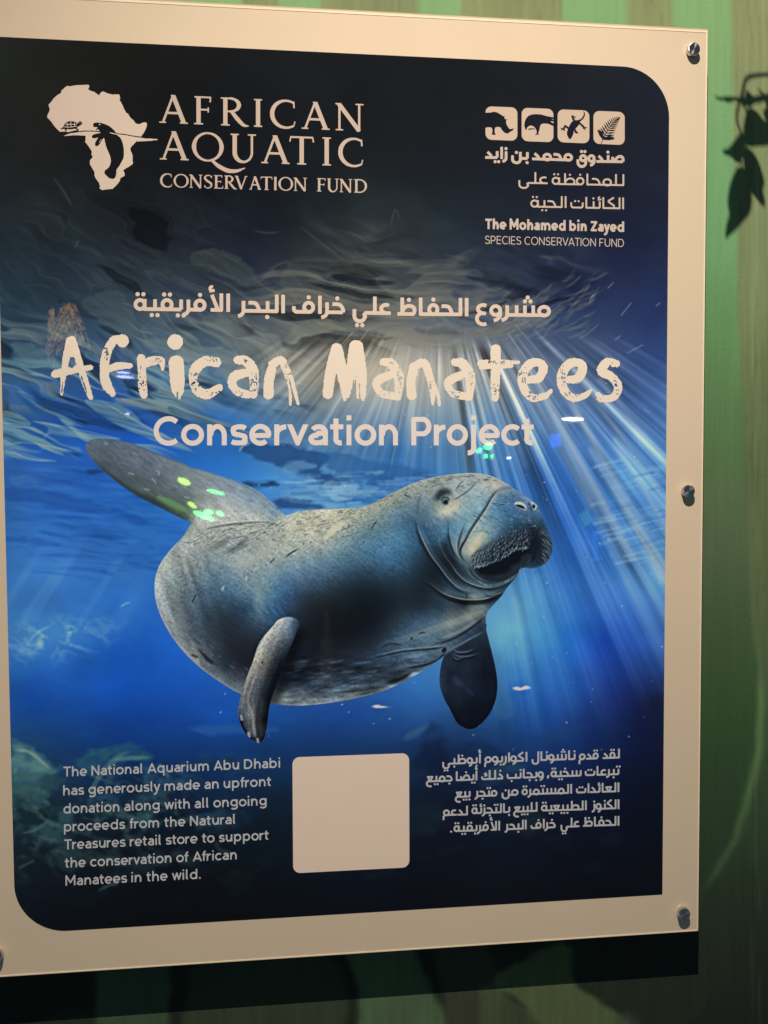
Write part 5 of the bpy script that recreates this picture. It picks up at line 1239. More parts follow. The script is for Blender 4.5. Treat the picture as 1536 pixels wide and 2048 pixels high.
def contour_mesh(name, F, y, colour=None, base=(0, 0, 0)):
    """flat sheet where the field is negative (marching squares), at depth y"""
    f = F.f.astype(np.float64); ny, nx = f.shape
    f = np.where(np.abs(f) < 1e-4, 1e-4, f)
    ins = f < 0
    GX, GY = F.grid()
    nid = np.full((ny, nx), -1, np.int64)
    c00, c10, c11, c01 = ins[:-1, :-1], ins[:-1, 1:], ins[1:, 1:], ins[1:, :-1]
    k = c00 * 1 + c10 * 2 + c11 * 4 + c01 * 8
    vx, vy, n = [], [], 0
    nid[ins] = np.arange(ins.sum()); vx.append(GX[ins]); vy.append(GY[ins]); n = int(ins.sum())
    he = np.full((ny, nx - 1), -1, np.int64); m = ins[:, :-1] != ins[:, 1:]
    t = f[:, :-1][m] / (f[:, :-1][m] - f[:, 1:][m]); vx.append(GX[:, :-1][m] + t * F.step); vy.append(GY[:, :-1][m]); he[m] = n + np.arange(m.sum()); n += int(m.sum())
    ve = np.full((ny - 1, nx), -1, np.int64); m = ins[:-1] != ins[1:]
    t = f[:-1][m] / (f[:-1][m] - f[1:][m]); vx.append(GX[:-1][m]); vy.append(GY[:-1][m] + t * F.step); ve[m] = n + np.arange(m.sum()); n += int(m.sum())
    px = np.concatenate(vx); py = np.concatenate(vy)
    loops, sizes = [], []
    for case in range(1, 16):
        jj, ii = np.nonzero(k == case)
        if not len(jj): continue
        C_ = [nid[jj, ii], nid[jj, ii + 1], nid[jj + 1, ii + 1], nid[jj + 1, ii]]
        E_ = [he[jj, ii], ve[jj, ii + 1], he[jj + 1, ii], ve[jj, ii]]
        w = []
        for q in range(4):
            a, b = case >> q & 1, case >> ((q + 1) % 4) & 1
            if a: w.append(C_[q])
            if a != b: w.append(E_[q])
        A = np.stack(w[::-1], 1)
        loops.append(A.ravel()); sizes.append(np.full(len(A), A.shape[1]))
    V = on_plane(px, py, y)
    col = colour(px, py, V) if colour else None
    return raw_mesh(name, V - np.asarray(base), np.concatenate(loops), np.concatenate(sizes), col)

def grid_mesh(name, xs, ys, y, colour, base=(0, 0, 0), keep=None):
    PX, PY = np.meshgrid(xs, ys)
    V = on_plane(PX, PY, y)
    ny, nx = PX.shape
    idx = np.arange(ny * nx).reshape(ny, nx)
    q = np.stack([idx[:-1, :-1], idx[1:, :-1], idx[1:, 1:], idx[:-1, 1:]], -1).reshape(-1, 4)
    col = colour(PX.ravel(), PY.ravel(), V.reshape(-1, 3))
    return raw_mesh(name, V.reshape(-1, 3) - np.asarray(base), q.ravel(), np.full(len(q), 4), col)

def solid(name, boxes, bevel=0):
    """boxes ((x0,x1),(y0,y1),(z0,z1)) as one mesh"""
    V, Fc = [], []
    for (x0, x1), (y0, y1), (z0, z1) in boxes:
        n = len(V)
        V += [(x, y, z) for x in (x0, x1) for y in (y0, y1) for z in (z0, z1)]
        Fc += [[n + i for i in q] for q in ((0, 1, 3, 2), (4, 6, 7, 5), (0, 4, 5, 1), (2, 3, 7, 6), (0, 2, 6, 4), (1, 5, 7, 3))]
    me = bpy.data.meshes.new(name); me.from_pydata(V, [], Fc); me.update()
    return me

def lathe(name, prof, n=48):
    """profile (radius, depth towards the viewer) turned about the y axis"""
    V, Fc = [], []
    m = len(prof)
    for r, d in prof:
        for i in range(n):
            a = 2 * math.pi * i / n
            V.append((r * math.cos(a), -d, r * math.sin(a)))
    for j in range(m - 1):
        for i in range(n):
            a, b = j * n + i, j * n + (i + 1) % n
            Fc.append((a, b, b + n, a + n))
    Fc.append([(m - 1) * n + i for i in range(n)])
    me = bpy.data.meshes.new(name); me.from_pydata(V, [], Fc); me.update()
    return me

# ---------------------------------------------------------------- materials
def mat_new(name):
    m = bpy.data.materials.new(name); m.use_nodes = True
    return m, m.node_tree.nodes, m.node_tree.links, m.node_tree.nodes['Principled BSDF']

def gloss(b, coat=1.0, rough=.5):
    b.inputs['Roughness'].default_value = rough
    b.inputs['Specular IOR Level'].default_value = 0.0
    b.inputs['Coat Weight'].default_value = coat
    b.inputs['Coat Roughness'].default_value = 0.022
    b.inputs['Coat IOR'].default_value = 1.49

def mat_ink(name, grain=.05):
    m, N, L, b = mat_new(name)
    a = N.new('ShaderNodeAttribute'); a.attribute_name = 'ink'
    tc = N.new('ShaderNodeTexCoord'); no = N.new('ShaderNodeTexNoise'); no.inputs['Scale'].default_value = 900; no.inputs['Detail'].default_value = 2
    mr = N.new('ShaderNodeMapRange'); mr.inputs['From Min'].default_value = .3; mr.inputs['From Max'].default_value = .7; mr.inputs['To Min'].default_value = 1 - grain; mr.inputs['To Max'].default_value = 1 + grain
    mx = N.new('ShaderNodeVectorMath'); mx.operation = 'SCALE'
    L.new(tc.outputs['Object'], no.inputs['Vector']); L.new(no.outputs['Fac'], mr.inputs['Value']); L.new(a.outputs['Color'], mx.inputs[0]); L.new(mr.outputs['Result'], mx.inputs['Scale'])
    L.new(mx.outputs['Vector'], b.inputs['Base Color'])
    gloss(b)
    return m

def mat_paint(name, rgb, var=.03, scale=60, coat=1.0):
    m, N, L, b = mat_new(name)
    tc = N.new('ShaderNodeTexCoord'); no = N.new('ShaderNodeTexNoise'); no.inputs['Scale'].default_value = scale; no.inputs['Detail'].default_value = 4
    mx = N.new('ShaderNodeMix'); mx.data_type = 'RGBA'
    mx.inputs['A'].default_value = (*[c * (1 - var) for c in rgb], 1); mx.inputs['B'].default_value = (*[min(1, c * (1 + var)) for c in rgb], 1)
    L.new(tc.outputs['Object'], no.inputs['Vector']); L.new(no.outputs['Fac'], mx.inputs['Factor']); L.new(mx.outputs['Result'], b.inputs['Base Color'])
    gloss(b, coat)
    return m

def ink_for(disp, px, py):
    """ink colour that this display colour stands for, in the lamp's light at that spot"""
    return np.clip(lin(disp) / light_on(on_plane(px, py, 0.0)), 0.004, .92)

# ---------------------------------------------------------------- the mural wall behind the sign
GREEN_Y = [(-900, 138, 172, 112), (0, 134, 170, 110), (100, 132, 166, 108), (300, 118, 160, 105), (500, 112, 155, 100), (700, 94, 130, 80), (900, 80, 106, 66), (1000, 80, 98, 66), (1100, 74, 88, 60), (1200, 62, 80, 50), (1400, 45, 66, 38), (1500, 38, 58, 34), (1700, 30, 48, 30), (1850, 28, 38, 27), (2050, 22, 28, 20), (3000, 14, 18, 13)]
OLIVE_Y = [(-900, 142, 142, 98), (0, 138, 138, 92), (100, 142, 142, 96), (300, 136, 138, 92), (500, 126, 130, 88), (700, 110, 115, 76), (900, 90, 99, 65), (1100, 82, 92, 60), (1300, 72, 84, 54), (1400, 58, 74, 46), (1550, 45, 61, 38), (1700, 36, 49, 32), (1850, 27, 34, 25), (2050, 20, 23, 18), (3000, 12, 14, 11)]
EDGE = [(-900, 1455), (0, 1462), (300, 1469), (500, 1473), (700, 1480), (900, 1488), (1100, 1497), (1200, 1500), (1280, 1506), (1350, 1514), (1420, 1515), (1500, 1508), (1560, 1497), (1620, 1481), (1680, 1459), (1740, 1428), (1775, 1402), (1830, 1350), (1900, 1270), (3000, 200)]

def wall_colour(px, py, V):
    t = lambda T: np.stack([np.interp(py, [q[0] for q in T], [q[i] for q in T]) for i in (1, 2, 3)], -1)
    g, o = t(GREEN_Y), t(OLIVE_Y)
    wob = 4 * fbm(px / 40, py / 60, 601, 3)
    xb = np.interp(py, [q[0] for q in EDGE], [q[1] for q in EDGE]) + wob
    k = smooth01((px - xb + 7) / 14)                                   # right of the edge: trunk
    # painted stripes further left and right (bamboo trunks)
    for a, b in ((-900, -760), (-600, -420), (-260, -90), (40, 330), (480, 560), (640, 838), (918, 1126), (1250, 1348), (1700, 1980), (2200, 2500)):
        sh = 6 * fbm(py / 160, px * 0, 607, 2)
        k = np.maximum(k, smooth01((px - a + sh) / 10) * smooth01((b - px + sh) / 10) * smooth01((1700 - py) / 200))
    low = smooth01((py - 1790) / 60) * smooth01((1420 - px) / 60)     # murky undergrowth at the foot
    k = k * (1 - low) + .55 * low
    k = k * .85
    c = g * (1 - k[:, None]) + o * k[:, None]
    # grain: long upright brush marks, stronger on the trunks
    gr = vnoise(px / 5, py / 120, 611) * .55 + vnoise(px / 2.2, py / 60, 613) * .35 + fbm(px / 60, py / 160, 617, 3) * .8
    c = c * (1 + (.04 + .04 * k) * gr)[:, None]
    dark = np.clip(vnoise(px / 2.6, py / 38, 619) - .55, 0, 1) * k
    c = c * (1 - .25 * dark)[:, None]
    lite = smooth01((px - 1490) / 30) * smooth01((1536 - px) / 30) * np.clip(vnoise(px / 7, py / 90, 621), 0, 1)
    c = c + (lite * 14)[:, None]
    # paler rim along the leaf edge low down
    rim = np.exp(-((px - xb - 9) / 9) ** 2) * smooth01((py - 1330) / 80) * smooth01((1800 - py) / 60) * (1.1 - smooth01((py - 1400) / 500) * .5)
    c = c + rim[:, None] * np.array([20, 26, 16])
    # broad leaf blades at the foot
    def blade(poly, col, a, soft=9):
        m = smooth01((soft - polysdf(closed(poly), px, py) - 6 * fbm(px / 30, py / 30, 631, 2)) / (2 * soft)) * a * .85
        return m[:, None], np.array(col, float)
    for poly, col, a in (([(205, 1890), (330, 1890), (335, 2060), (300, 2300), (200, 2300)], (58, 72, 50), .8), ([(60, 2060), (200, 2040), (200, 2300), (20, 2300)], (36, 42, 30), .6), ([(400, 1900), (640, 1890), (690, 2060), (560, 2300), (380, 2300)], (50, 58, 40), .7),
                         ([(690, 1880), (800, 1870), (868, 1985), (892, 2050), (900, 2300), (640, 2300), (720, 2020)], (70, 88, 60), .85), ([(870, 1860), (960, 1870), (1010, 2060), (960, 2300), (905, 2200), (888, 2010)], (54, 54, 40), .7),
                         ([(990, 1960), (1080, 1900), (1140, 1890), (1150, 1962), (1200, 2005), (1262, 2050), (1360, 2200), (1180, 2250), (1090, 2060), (1030, 2000)], (74, 84, 52), .85), ([(960, 1990), (1030, 2000), (1090, 2070), (1100, 2300), (980, 2300)], (60, 68, 44), .7),
                         ([(1236, 2030), (1262, 2022), (1280, 2052), (1260, 2100), (1230, 2080)], (46, 58, 42), .7), ([(1150, 1900), (1380, 1880), (1420, 1990), (1340, 2060), (1230, 2010)], (30, 33, 25), .7)):
        m, q = blade(poly, col, a)
        c = c * (1 - m) + q * (1 + .10 * gr[:, None]) * m
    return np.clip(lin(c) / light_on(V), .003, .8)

def axis(*spans):
    return np.unique(np.concatenate([np.arange(a, b, s) for a, b, s in spans]))
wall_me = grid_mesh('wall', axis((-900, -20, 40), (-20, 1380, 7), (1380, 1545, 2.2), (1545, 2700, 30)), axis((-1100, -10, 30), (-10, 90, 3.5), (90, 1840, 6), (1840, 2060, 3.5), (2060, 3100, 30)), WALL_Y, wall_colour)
wm, N, L, b = mat_new('mural_paint')
at = N.new('ShaderNodeAttribute'); at.attribute_name = 'ink'
tc = N.new('ShaderNodeTexCoord'); no = N.new('ShaderNodeTexNoise'); no.inputs['Scale'].default_value = 260; no.inputs['Detail'].default_value = 5
bp = N.new('ShaderNodeBump'); bp.inputs['Strength'].default_value = .25; bp.inputs['Distance'].default_value = .001
L.new(tc.outputs['Object'], no.inputs['Vector']); L.new(no.outputs['Fac'], bp.inputs['Height']); L.new(bp.outputs['Normal'], b.inputs['Normal']); L.new(at.outputs['Color'], b.inputs['Base Color'])
b.inputs['Roughness'].default_value = .7; b.inputs['Specular IOR Level'].default_value = .2
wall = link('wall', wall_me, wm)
tag(wall, 'green and olive striped jungle mural painted on the wall behind the sign', 'wall', kind='structure')

# ---------------------------------------------------------------- the sign
SX0, SX1, SZ0, SZ1 = -0.3830, 0.3880, -0.4938, 0.4936
sign = empty('wall_sign', (0, 0, SZ0))
B0 = (0, 0, SZ0)
tag(sign, 'cream bordered acrylic sign with blue underwater manatee poster bolted to the mural wall', 'sign')
def part(name, me, mat, label=None):
    o = link(name, me, mat, sign)
    if label: o['label'] = label
    return o

EDGE_W = 0.0016
def rel(z): return z - SZ0
board_mat = mat_paint('cream_board', ink_for((218, 190, 157), 1370, 700), .03, 14)
part('backing_board', solid('backing_board', [((SX0 + EDGE_W, SX1 - EDGE_W), (0.0, .0055), (rel(SZ0 + EDGE_W), rel(SZ1 - .0042)))]), board_mat)
edge_mat = mat_paint('acrylic_edge_painted_glow', (.90, .80, .60), .08, 40)  # pale colour stands in for light carried through the acrylic to its edge
lip_mat = mat_paint('clear_acrylic_lip', (.58, .50, .32), .15, 30)
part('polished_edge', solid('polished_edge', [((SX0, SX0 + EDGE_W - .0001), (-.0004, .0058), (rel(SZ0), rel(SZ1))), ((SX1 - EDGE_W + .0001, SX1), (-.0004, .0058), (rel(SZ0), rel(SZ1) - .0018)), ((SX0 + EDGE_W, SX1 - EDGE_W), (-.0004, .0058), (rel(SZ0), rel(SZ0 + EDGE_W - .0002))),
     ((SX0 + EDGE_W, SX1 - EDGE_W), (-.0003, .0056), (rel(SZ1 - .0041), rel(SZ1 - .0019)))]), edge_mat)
part('acrylic_lip', solid('acrylic_lip', [((SX0 + EDGE_W, SX1), (.0002, .0052), (rel(SZ1 - .0018), rel(SZ1)))]), lip_mat)

# the print: underwater picture with two rounded corners, as ink on a fine sheet
WATER_CV = paint_water()
def water_ink(px, py, V):
    return np.clip(lin(bil(WATER_CV, px, py)) / light_on(V), .003, .93)
def print_outline():
    c = on_plane(np.array([-13.7, 1338.5, 1324.6, 31.5]), np.array([72.4, 137.5, 1790, 1868]), 0.0)
    return c
PW, PH, PR = .346, .450, .052
def print_field():
    F = Field(-40, 60, 1350, 1880, 1.9)
    GX, GY = F.grid()
    P = on_plane(GX, GY, -.00004)
    x, z = P[..., 0], P[..., 2]
    dx, dz = np.abs(x) - PW, np.abs(z) - PH
    d = np.maximum(dx, dz)
    rc = ((x > 0) & (z > 0)) | ((x < 0) & (z < 0))                 # rounded: upper right and lower left
    qx, qz = np.abs(x) - (PW - PR), np.abs(z) - (PH - PR)
    dr = np.hypot(np.maximum(qx, 0), np.maximum(qz, 0)) + np.minimum(np.maximum(qx, qz), 0) - PR
    F.f = (np.where(rc, dr, d) / .00055).astype(np.float32)
    return F
ink = mat_ink('printed_ink')
part('underwater_print', contour_mesh('underwater_print', print_field(), -.00004, water_ink, B0), ink)

MAN_CV = paint_manatee()
def manatee_field():
    F = Field(165, 872, 1112, 1492, 1.25)
    GX, GY = F.grid()
    F.f = body_sdf(GX.astype(np.float32), GY.astype(np.float32))
    return F
def man_ink(px, py, V):
    return np.clip(lin(bil(MAN_CV, px, py)) / light_on(V), .003, .93)
part('manatee_picture', contour_mesh('manatee_picture', manatee_field(), -.00008, man_ink, B0), ink)

def lettering(name, F, disp, at_, label=None):
    m = mat_paint(name + '_ink', ink_for(disp, *at_), .015, 40)
    return part(name, contour_mesh(name, F, -.00012, None, B0), m, label)
lettering('africa_emblem', block_africa(), (216, 188, 164), (190, 270))
lettering('fund_name_lettering', block_logo_name(), (214, 184, 160), (520, 280), 'cream serif capitals reading African Aquatic Conservation Fund')
lettering('animal_emblems', block_icons(), (224, 192, 162), (1110, 250))
lettering('arabic_fund_lettering', block_fund_arabic(), (216, 188, 164), (1110, 360))
lettering('species_fund_lettering', block_fund_latin(), (214, 188, 166), (1110, 470))
lettering('arabic_title_lettering', block_title_arabic(), (232, 202, 176), (690, 610))
lettering('brush_title_lettering', block_brush(), (240, 216, 190), (690, 750), 'rough brush lettering reading African Manatees')
lettering('subtitle_lettering', block_project(), (228, 207, 192), (690, 866))
lettering('donation_lettering', block_paragraph(), (158, 154, 152), (340, 1650))
lettering('arabic_donation_lettering', block_paragraph_arabic(), (160, 154, 152), (1050, 1590))
lettering('rounded_card', block_card(), (192, 168, 148), (702, 1625), 'blank cream card with rounded corners')

# standoff screws
sm, N, L, b = mat_new('brushed_steel')
b.inputs['Base Color'].default_value = (.62, .60, .56, 1); b.inputs['Metallic'].default_value = 1; b.inputs['Roughness'].default_value = .28; b.inputs['Anisotropic'].default_value = .85
tg = N.new('ShaderNodeTangent'); tg.direction_type = 'RADIAL'; tg.axis = 'Y'
L.new(tg.outputs['Tangent'], b.inputs['Tangent'])
prof = [(.0058, 0), (.0058, .0012), (.0066, .0012), (.0068, .0020), (.0068, .0056), (.0065, .0062), (.0058, .0065), (.0030, .00655), (.0012, .0066)]
screw_me = lathe('screw_cap', prof)
for i, (x, z) in enumerate(((.3703, .4691), (.3695, -.0009), (.3692, -.4706), (-.3640, -.4694), (-.3640, -.0009), (-.3640, .4691))):
    s = link('screw_cap', screw_me if i == 0 else screw_me, None, sign)
    if i == 0: screw_me.materials.append(sm)
    s.location = (x, 0, rel(z))
    st = link('standoff_barrel', bpy.data.meshes.get('standoff_barrel') or lathe('standoff_barrel', [(.0064, 0), (.0064, .0240), (.001, .0240)], 32), None, sign)
    if not st.data.materials: st.data.materials.append(sm)
    st.location = (x, WALL_Y, rel(z))
# ---------------------------------------------------------------- a leafy vine hanging above the frame; its shadow falls on the wall
VT = 0.47                                      # how far from the wall towards the lamp it hangs
def vine_pt(px, py, dt=0.0):
    w = on_plane(np.array([px], float), np.array([py], float), WALL_Y)[0]
    return w + (LAMP - w) * (VT + dt)
vine_mat, N, L, b = mat_new('dark_leaf')
tc = N.new('ShaderNodeTexCoord'); no = N.new('ShaderNodeTexNoise'); no.inputs['Scale'].default_value = 30
cr = N.new('ShaderNodeValToRGB'); cr.color_ramp.elements[0].color = (.02, .05, .02, 1); cr.color_ramp.elements[1].color = (.05, .10, .04, 1)
L.new(tc.outputs['Object'], no.inputs['Vector']); L.new(no.outputs['Fac'], cr.inputs['Fac']); L.new(cr.outputs['Color'], b.inputs['Base Color'])
b.inputs['Roughness'].default_value = .45
stem_mat = mat_paint('vine_stem', (.06, .05, .02), .2, 80, 0)
vb = vine_pt(1490, 200)
vine = empty('hanging_vine', vb)
tag(vine, 'dark leafy vine hanging above the sign whose leaf shadows fall on the wall', 'vine')

def tube(name, pts, rad):
    P = np.asarray(pts); V, Fc = [], []
    for i, p in enumerate(P):
        d = P[min(i + 1, len(P) - 1)] - P[max(i - 1, 0)]; d /= np.linalg.norm(d)
        u = np.cross(d, [0.3, .9, .2]); u /= np.linalg.norm(u); v = np.cross(d, u)
        for k in range(7):
            a = 2 * math.pi * k / 7
            V.append(p + rad[i] * (math.cos(a) * u + math.sin(a) * v))
        if i:
            o = (i - 1) * 7
            Fc += [(o + k, o + (k + 1) % 7, o + 7 + (k + 1) % 7, o + 7 + k) for k in range(7)]
    me = bpy.data.meshes.new(name); me.from_pydata([tuple(q) for q in V], [], Fc); me.update()
    return me

def vine_stem(pts, r):
    c = catmull(pts, 6)
    P = [vine_pt(x, y) - vb for x, y in c]
    rr = np.interp(np.linspace(0, 1, len(P)), np.linspace(0, 1, np.size(r)), np.ravel(r)) * 1e-3
    link('stem', tube('stem', P, rr), stem_mat, vine)
vine_stem([(1600, 144), (1560, 148), (1520, 150), (1498, 154), (1490, 164), (1486, 184), (1481, 200), (1475, 222), (1474, 240), (1478, 255), (1484, 268), (1488, 285)], [.9, .9, 1.0, .9, .8, .7, .7, .6])
vine_stem([(1620, 186), (1570, 190), (1530, 195), (1506, 200), (1480, 199), (1456, 196), (1440, 198), (1430, 193)], [1.4, 1.4, 1.5, 1.5, 1.0, .7, .8, .4])
vine_stem([(1480, 200), (1490, 216), (1496, 230), (1502, 244)], .6)
vine_stem([(1530, 195), (1524, 186), (1516, 178)], [.8, .5])
vine_stem([(1486, 268), (1492, 290), (1494, 300)], .5)
vine_stem([(1482, 320), (1484, 332), (1486, 345)], .4)

def leaf(poly, z=.004):
    """a thin cupped blade whose rim follows the outline"""
    c = closed(poly, 5); n = len(c); m = c.mean(0)
    V, Fc = [], []
    for k, s in enumerate((1.0, .6, .25)):
        for p in m + (c - m) * s:
            V.append(vine_pt(p[0], p[1], (1 - s) * .012) - vb)
    for k in range(2):
        for i in range(n):
            j = (i + 1) % n
            Fc.append((k * n + i, k * n + j, (k + 1) * n + j, (k + 1) * n + i))
    Fc.append([2 * n + i for i in range(n)])
    me = bpy.data.meshes.new('leaf'); me.from_pydata([tuple(v) for v in V], [], Fc); me.update()
    o = link('leaf', me, vine_mat, vine)
    md = o.modifiers.new('thickness', 'SOLIDIFY'); md.thickness = .0006
for poly in ([(1446, 304), (1456, 300), (1466, 290), (1476, 276), (1484, 268), (1488, 285), (1486, 305), (1478, 324), (1462, 312)],
             [(1494, 226), (1500, 218), (1512, 224), (1522, 236), (1530, 244), (1545, 236), (1560, 250), (1556, 275), (1536, 288), (1514, 290), (1496, 290), (1490, 276), (1488, 256)],
             [(1488, 298), (1500, 300), (1514, 320), (1524, 350), (1527, 366), (1524, 380), (1528, 400), (1527, 411), (1518, 402), (1504, 384), (1494, 372), (1490, 340)],
             [(1476, 336), (1486, 336), (1494, 348), (1500, 372), (1502, 400), (1498, 424), (1484, 442), (1470, 458), (1456, 470), (1452, 474), (1455, 450), (1460, 430), (1457, 405), (1462, 370)],
             [(1448, 200), (1456, 206), (1468, 202), (1470, 197), (1456, 196)], [(1486, 208), (1500, 214), (1514, 204), (1518, 196), (1504, 190), (1494, 180), (1490, 190)],
             [(1528, 228), (1534, 215), (1534, 200), (1550, 200), (1552, 230), (1540, 246)], [(1560, 280), (1600, 300), (1610, 350), (1580, 360), (1560, 330)], [(1585, 150), (1620, 130), (1660, 150), (1640, 180), (1600, 175)]):
    leaf(poly)

# ---------------------------------------------------------------- the lit things in the room behind the viewer, seen as reflections in the acrylic
def mirrored(px, py, dist):
    """where something at this distance behind the viewer stands to be reflected at (px, py)"""
    p = on_plane(np.array([px], float), np.array([py], float), -.0001)[0]
    d = p - CAM_LOC; d /= np.linalg.norm(d); d[1] = -d[1]
    return p + d * dist
def glow_mat(name, rgb, k):
    m, N, L, b = mat_new(name)
    b.inputs['Base Color'].default_value = (*[c * .6 for c in rgb], 1)
    b.inputs['Emission Color'].default_value = (*rgb, 1); b.inputs['Emission Strength'].default_value = k
    return m
house_mat = mat_paint('lamp_housing', (.03, .03, .03), .1, 20, 0)
def lamp_thing(name, label, group, px, py, dist, w, h, tilt, mat, shape='capsule'):
    c = mirrored(px, py, dist)
    sc = (dist + .9) / 1702.77 * .98                          # metres per artwork unit out there
    W_, H_ = w * sc / 2, h * sc / 2
    e = empty(name, c); e.rotation_euler = (0, math.radians(tilt), 0)
    tag(e, label, 'lamp', group)
    n = 20; V, Fc = [], []
    for j in range(9):
        t = -math.pi / 2 + math.pi * j / 8
        for k in range(n):
            a = 2 * math.pi * k / n
            if shape == 'box':
                sx = max(-1, min(1, 1.5 * math.cos(a))); sz = max(-1, min(1, 1.5 * math.sin(a))); q = 1 if 0 < j < 8 else .92
                V.append((W_ * sx * q, -.02 * sc * 40 * math.sin(t) * .4, H_ * sz * q))
            else:
                V.append((W_ * math.sin(t) if W_ >= H_ else W_ * math.cos(t) * math.cos(a), min(W_, H_) * math.cos(t) * math.sin(a), H_ * math.cos(t) * math.cos(a) if W_ >= H_ else H_ * math.sin(t)))
    for j in range(8):
        for k in range(n):
            Fc.append((j * n + k, j * n + (k + 1) % n, (j + 1) * n + (k + 1) % n, (j + 1) * n + k))
    Fc += [list(range(n)), [8 * n + k for k in range(n)][::-1]]
    me = bpy.data.meshes.new('bulb'); me.from_pydata(V, [], Fc); me.update()
    me.polygons.foreach_set('use_smooth', [True] * len(me.polygons))
    link('bulb', me, mat, e)
    bk = solid('housing', [((-W_ * .8, W_ * .8), (-min(W_, H_) * 1.2 - .03, -min(W_, H_) * 1.02), (-H_ * .8, H_ * .8))])
    link('housing', bk, house_mat, e)
G_ = glow_mat('green_glow', (.10, 1.0, .22), 40); GY_ = glow_mat('yellow_green_glow', (.55, 1.0, .12), 24); GD_ = glow_mat('soft_green_glow', (.30, .8, .10), 3)
WH_ = glow_mat('white_glow', (1, .98, .86), 60); BL_ = glow_mat('blue_glow', (.02, .12, 1.0), 14); BW_ = glow_mat('blue_white_glow', (.35, .45, 1.0), 40); LG_ = glow_mat('pale_green_glow', (.25, 1.0, .55), 2.2); BD_ = glow_mat('dim_blue_glow', (.02, .2, 1.0), 3.5)
REFL = 'lamps behind the viewer'
lamp_thing('strip_lamp', 'white fluorescent strip lamp behind the viewer reflected above the snout', REFL, 1146, 838.5, 3.2, 46, 6.5, 1, WH_)
lamp_thing('green_lamp', 'larger upper green lamp reflected under the word Project', REFL, 976, 893, 3.0, 19, 13, -12, G_)
lamp_thing('green_lamp', 'left upper green lamp reflected under the word Project', REFL, 958, 901, 3.0, 14, 9, -38, G_)
lamp_thing('green_lamp', 'lower left green lamp reflected under the word Project', REFL, 972, 912, 3.0, 9, 9, 0, G_)
lamp_thing('green_lamp', 'lower right green lamp reflected under the word Project', REFL, 984, 913, 3.0, 6, 9, 20, G_)
lamp_thing('white_lamp', 'small dim white lamp reflected right of the green lamps', REFL, 1018, 916, 3.0, 9, 3.5, 3, WH_)
lamp_thing('blue_screen', 'bright blue screen reflected right of the word Project', REFL, 1111, 881, 3.4, 21, 27, -8, BL_, 'box')
lamp_thing('blue_tube', 'tall dim blue tube lamp reflected right of the snout', REFL, 1190, 1092, 3.4, 9, 60, -4, BD_, 'box')
lamp_thing('green_screen', 'pale green screen reflected above the tall blue tube', REFL, 1172, 1036, 3.4, 20, 28, -28, LG_, 'box')
lamp_thing('yellow_green_lamp', 'yellow green lamp reflected on the middle of the tail', REFL, 368, 963, 2.6, 27, 13, 24, GY_)
lamp_thing('green_lamp', 'thin slanting green lamp reflected on the right of the tail', REFL, 431, 984, 2.6, 38, 7, 15, G_)
lamp_thing('green_lamp', 'long green lamp reflected on the root of the tail', REFL, 408, 1032, 2.6, 46, 11, 24, G_)
lamp_thing('green_lamp', 'round green lamp reflected above the root of the tail', REFL, 417, 1024, 2.62, 20, 11, 10, G_)
lamp_thing('green_lamp', 'rightmost small green lamp reflected at the root of the tail', REFL, 440, 1027, 2.6, 18, 9, 20, G_)
lamp_thing('green_lamp', 'upper left small green lamp reflected at the root of the tail', REFL, 384, 1010, 2.6, 20, 9, 35, GY_)
lamp_thing('soft_green_lamp', 'long faint green lamp reflected along the lower tail edge', REFL, 345, 1008, 2.7, 70, 14, 27, GD_)
lamp_thing('blue_white_lamp', 'upper of two blue white lamps reflected beside the letter f', REFL, 246, 745, 2.8, 26, 4.5, 4, BW_)
lamp_thing('blue_white_lamp', 'lower of two blue white lamps reflected beside the letter f', REFL, 250, 754, 2.8, 34, 5, 4, BW_)
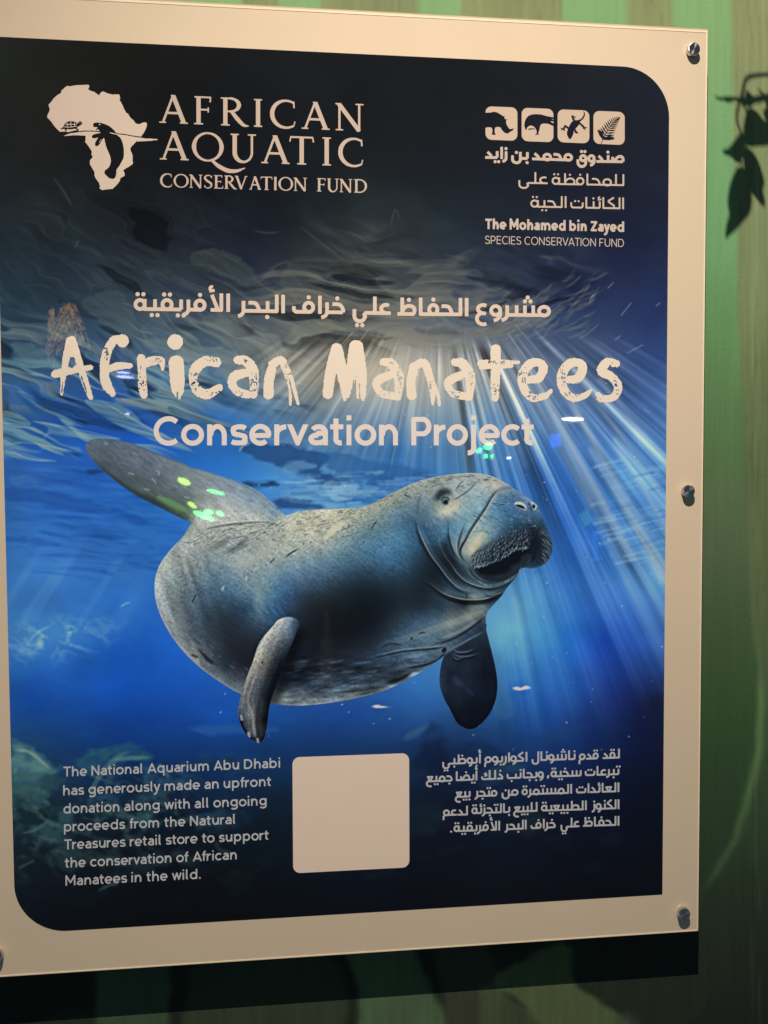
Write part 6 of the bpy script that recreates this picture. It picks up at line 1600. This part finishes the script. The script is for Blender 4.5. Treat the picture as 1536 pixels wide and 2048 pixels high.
lamp_thing('blue_white_lamp', 'tiny violet lamp reflected below the letter r', REFL, 255, 828, 2.8, 8, 5, 0, BW_)

# a hank of dry raffia with an added spot to brighten its reflection at the sign's left edge
RD = 2.3
raf = empty('raffia_bundle', mirrored(128, 660, RD))
tag(raf, 'hank of dry tan raffia hanging behind the viewer, reflected left of the title', 'raffia')
raf_mat = mat_paint('dry_raffia', (.62, .47, .25), .25, 120, 0)
rr_ = np.random.default_rng(3)
def raffia(name, px, n, y0, y1, half):
    V, Fc = [], []
    o_ = np.array(raf.location)
    for _ in range(n):
        u = rr_.normal() * half * .5; top = y0 + rr_.uniform(0, 12); bot = y1 + rr_.uniform(-40, 10)
        ph = rr_.uniform(0, 6)
        pts = [mirrored(px + u * (.35 + .75 * t) + 2.5 * np.sin(5 * t + ph), top + (bot - top) * t, RD + rr_.uniform(-.02, .02)) - o_ for t in np.linspace(0, 1, 8)]
        w = rr_.uniform(.0012, .0028)
        b0 = len(V)
        for p in pts:
            V += [tuple(p + np.array([-w, 0, 0])), tuple(p + np.array([0, w, 0])), tuple(p + np.array([w, 0, 0])), tuple(p + np.array([0, -w, 0]))]
        for i in range(7):
            for k in range(4):
                Fc.append((b0 + i * 4 + k, b0 + i * 4 + (k + 1) % 4, b0 + i * 4 + 4 + (k + 1) % 4, b0 + i * 4 + 4 + k))
    me = bpy.data.meshes.new(name); me.from_pydata(V, [], Fc); me.update()
    link(name, me, raf_mat, raf)
raffia('strand_hank', 135, 60, 606, 705, 34)
raffia('loose_strand', 104, 12, 616, 726, 9)
sp = bpy.data.lights.new('added_raffia_spot', 'SPOT'); sp.energy = 150; sp.color = (1, .82, .55); sp.spot_size = math.radians(50); sp.spot_blend = .6; sp.shadow_soft_size = .02  # added spot, strong enough for the raffia to show in the acrylic
spo = bpy.data.objects.new('added_raffia_spot', sp); COL.objects.link(spo)
rl = np.array(raf.location); sl = rl + np.array([.10, .42, .45])
spo.location = sl; spo.rotation_euler = Vector(rl - sl).to_track_quat('-Z', 'Y').to_euler()
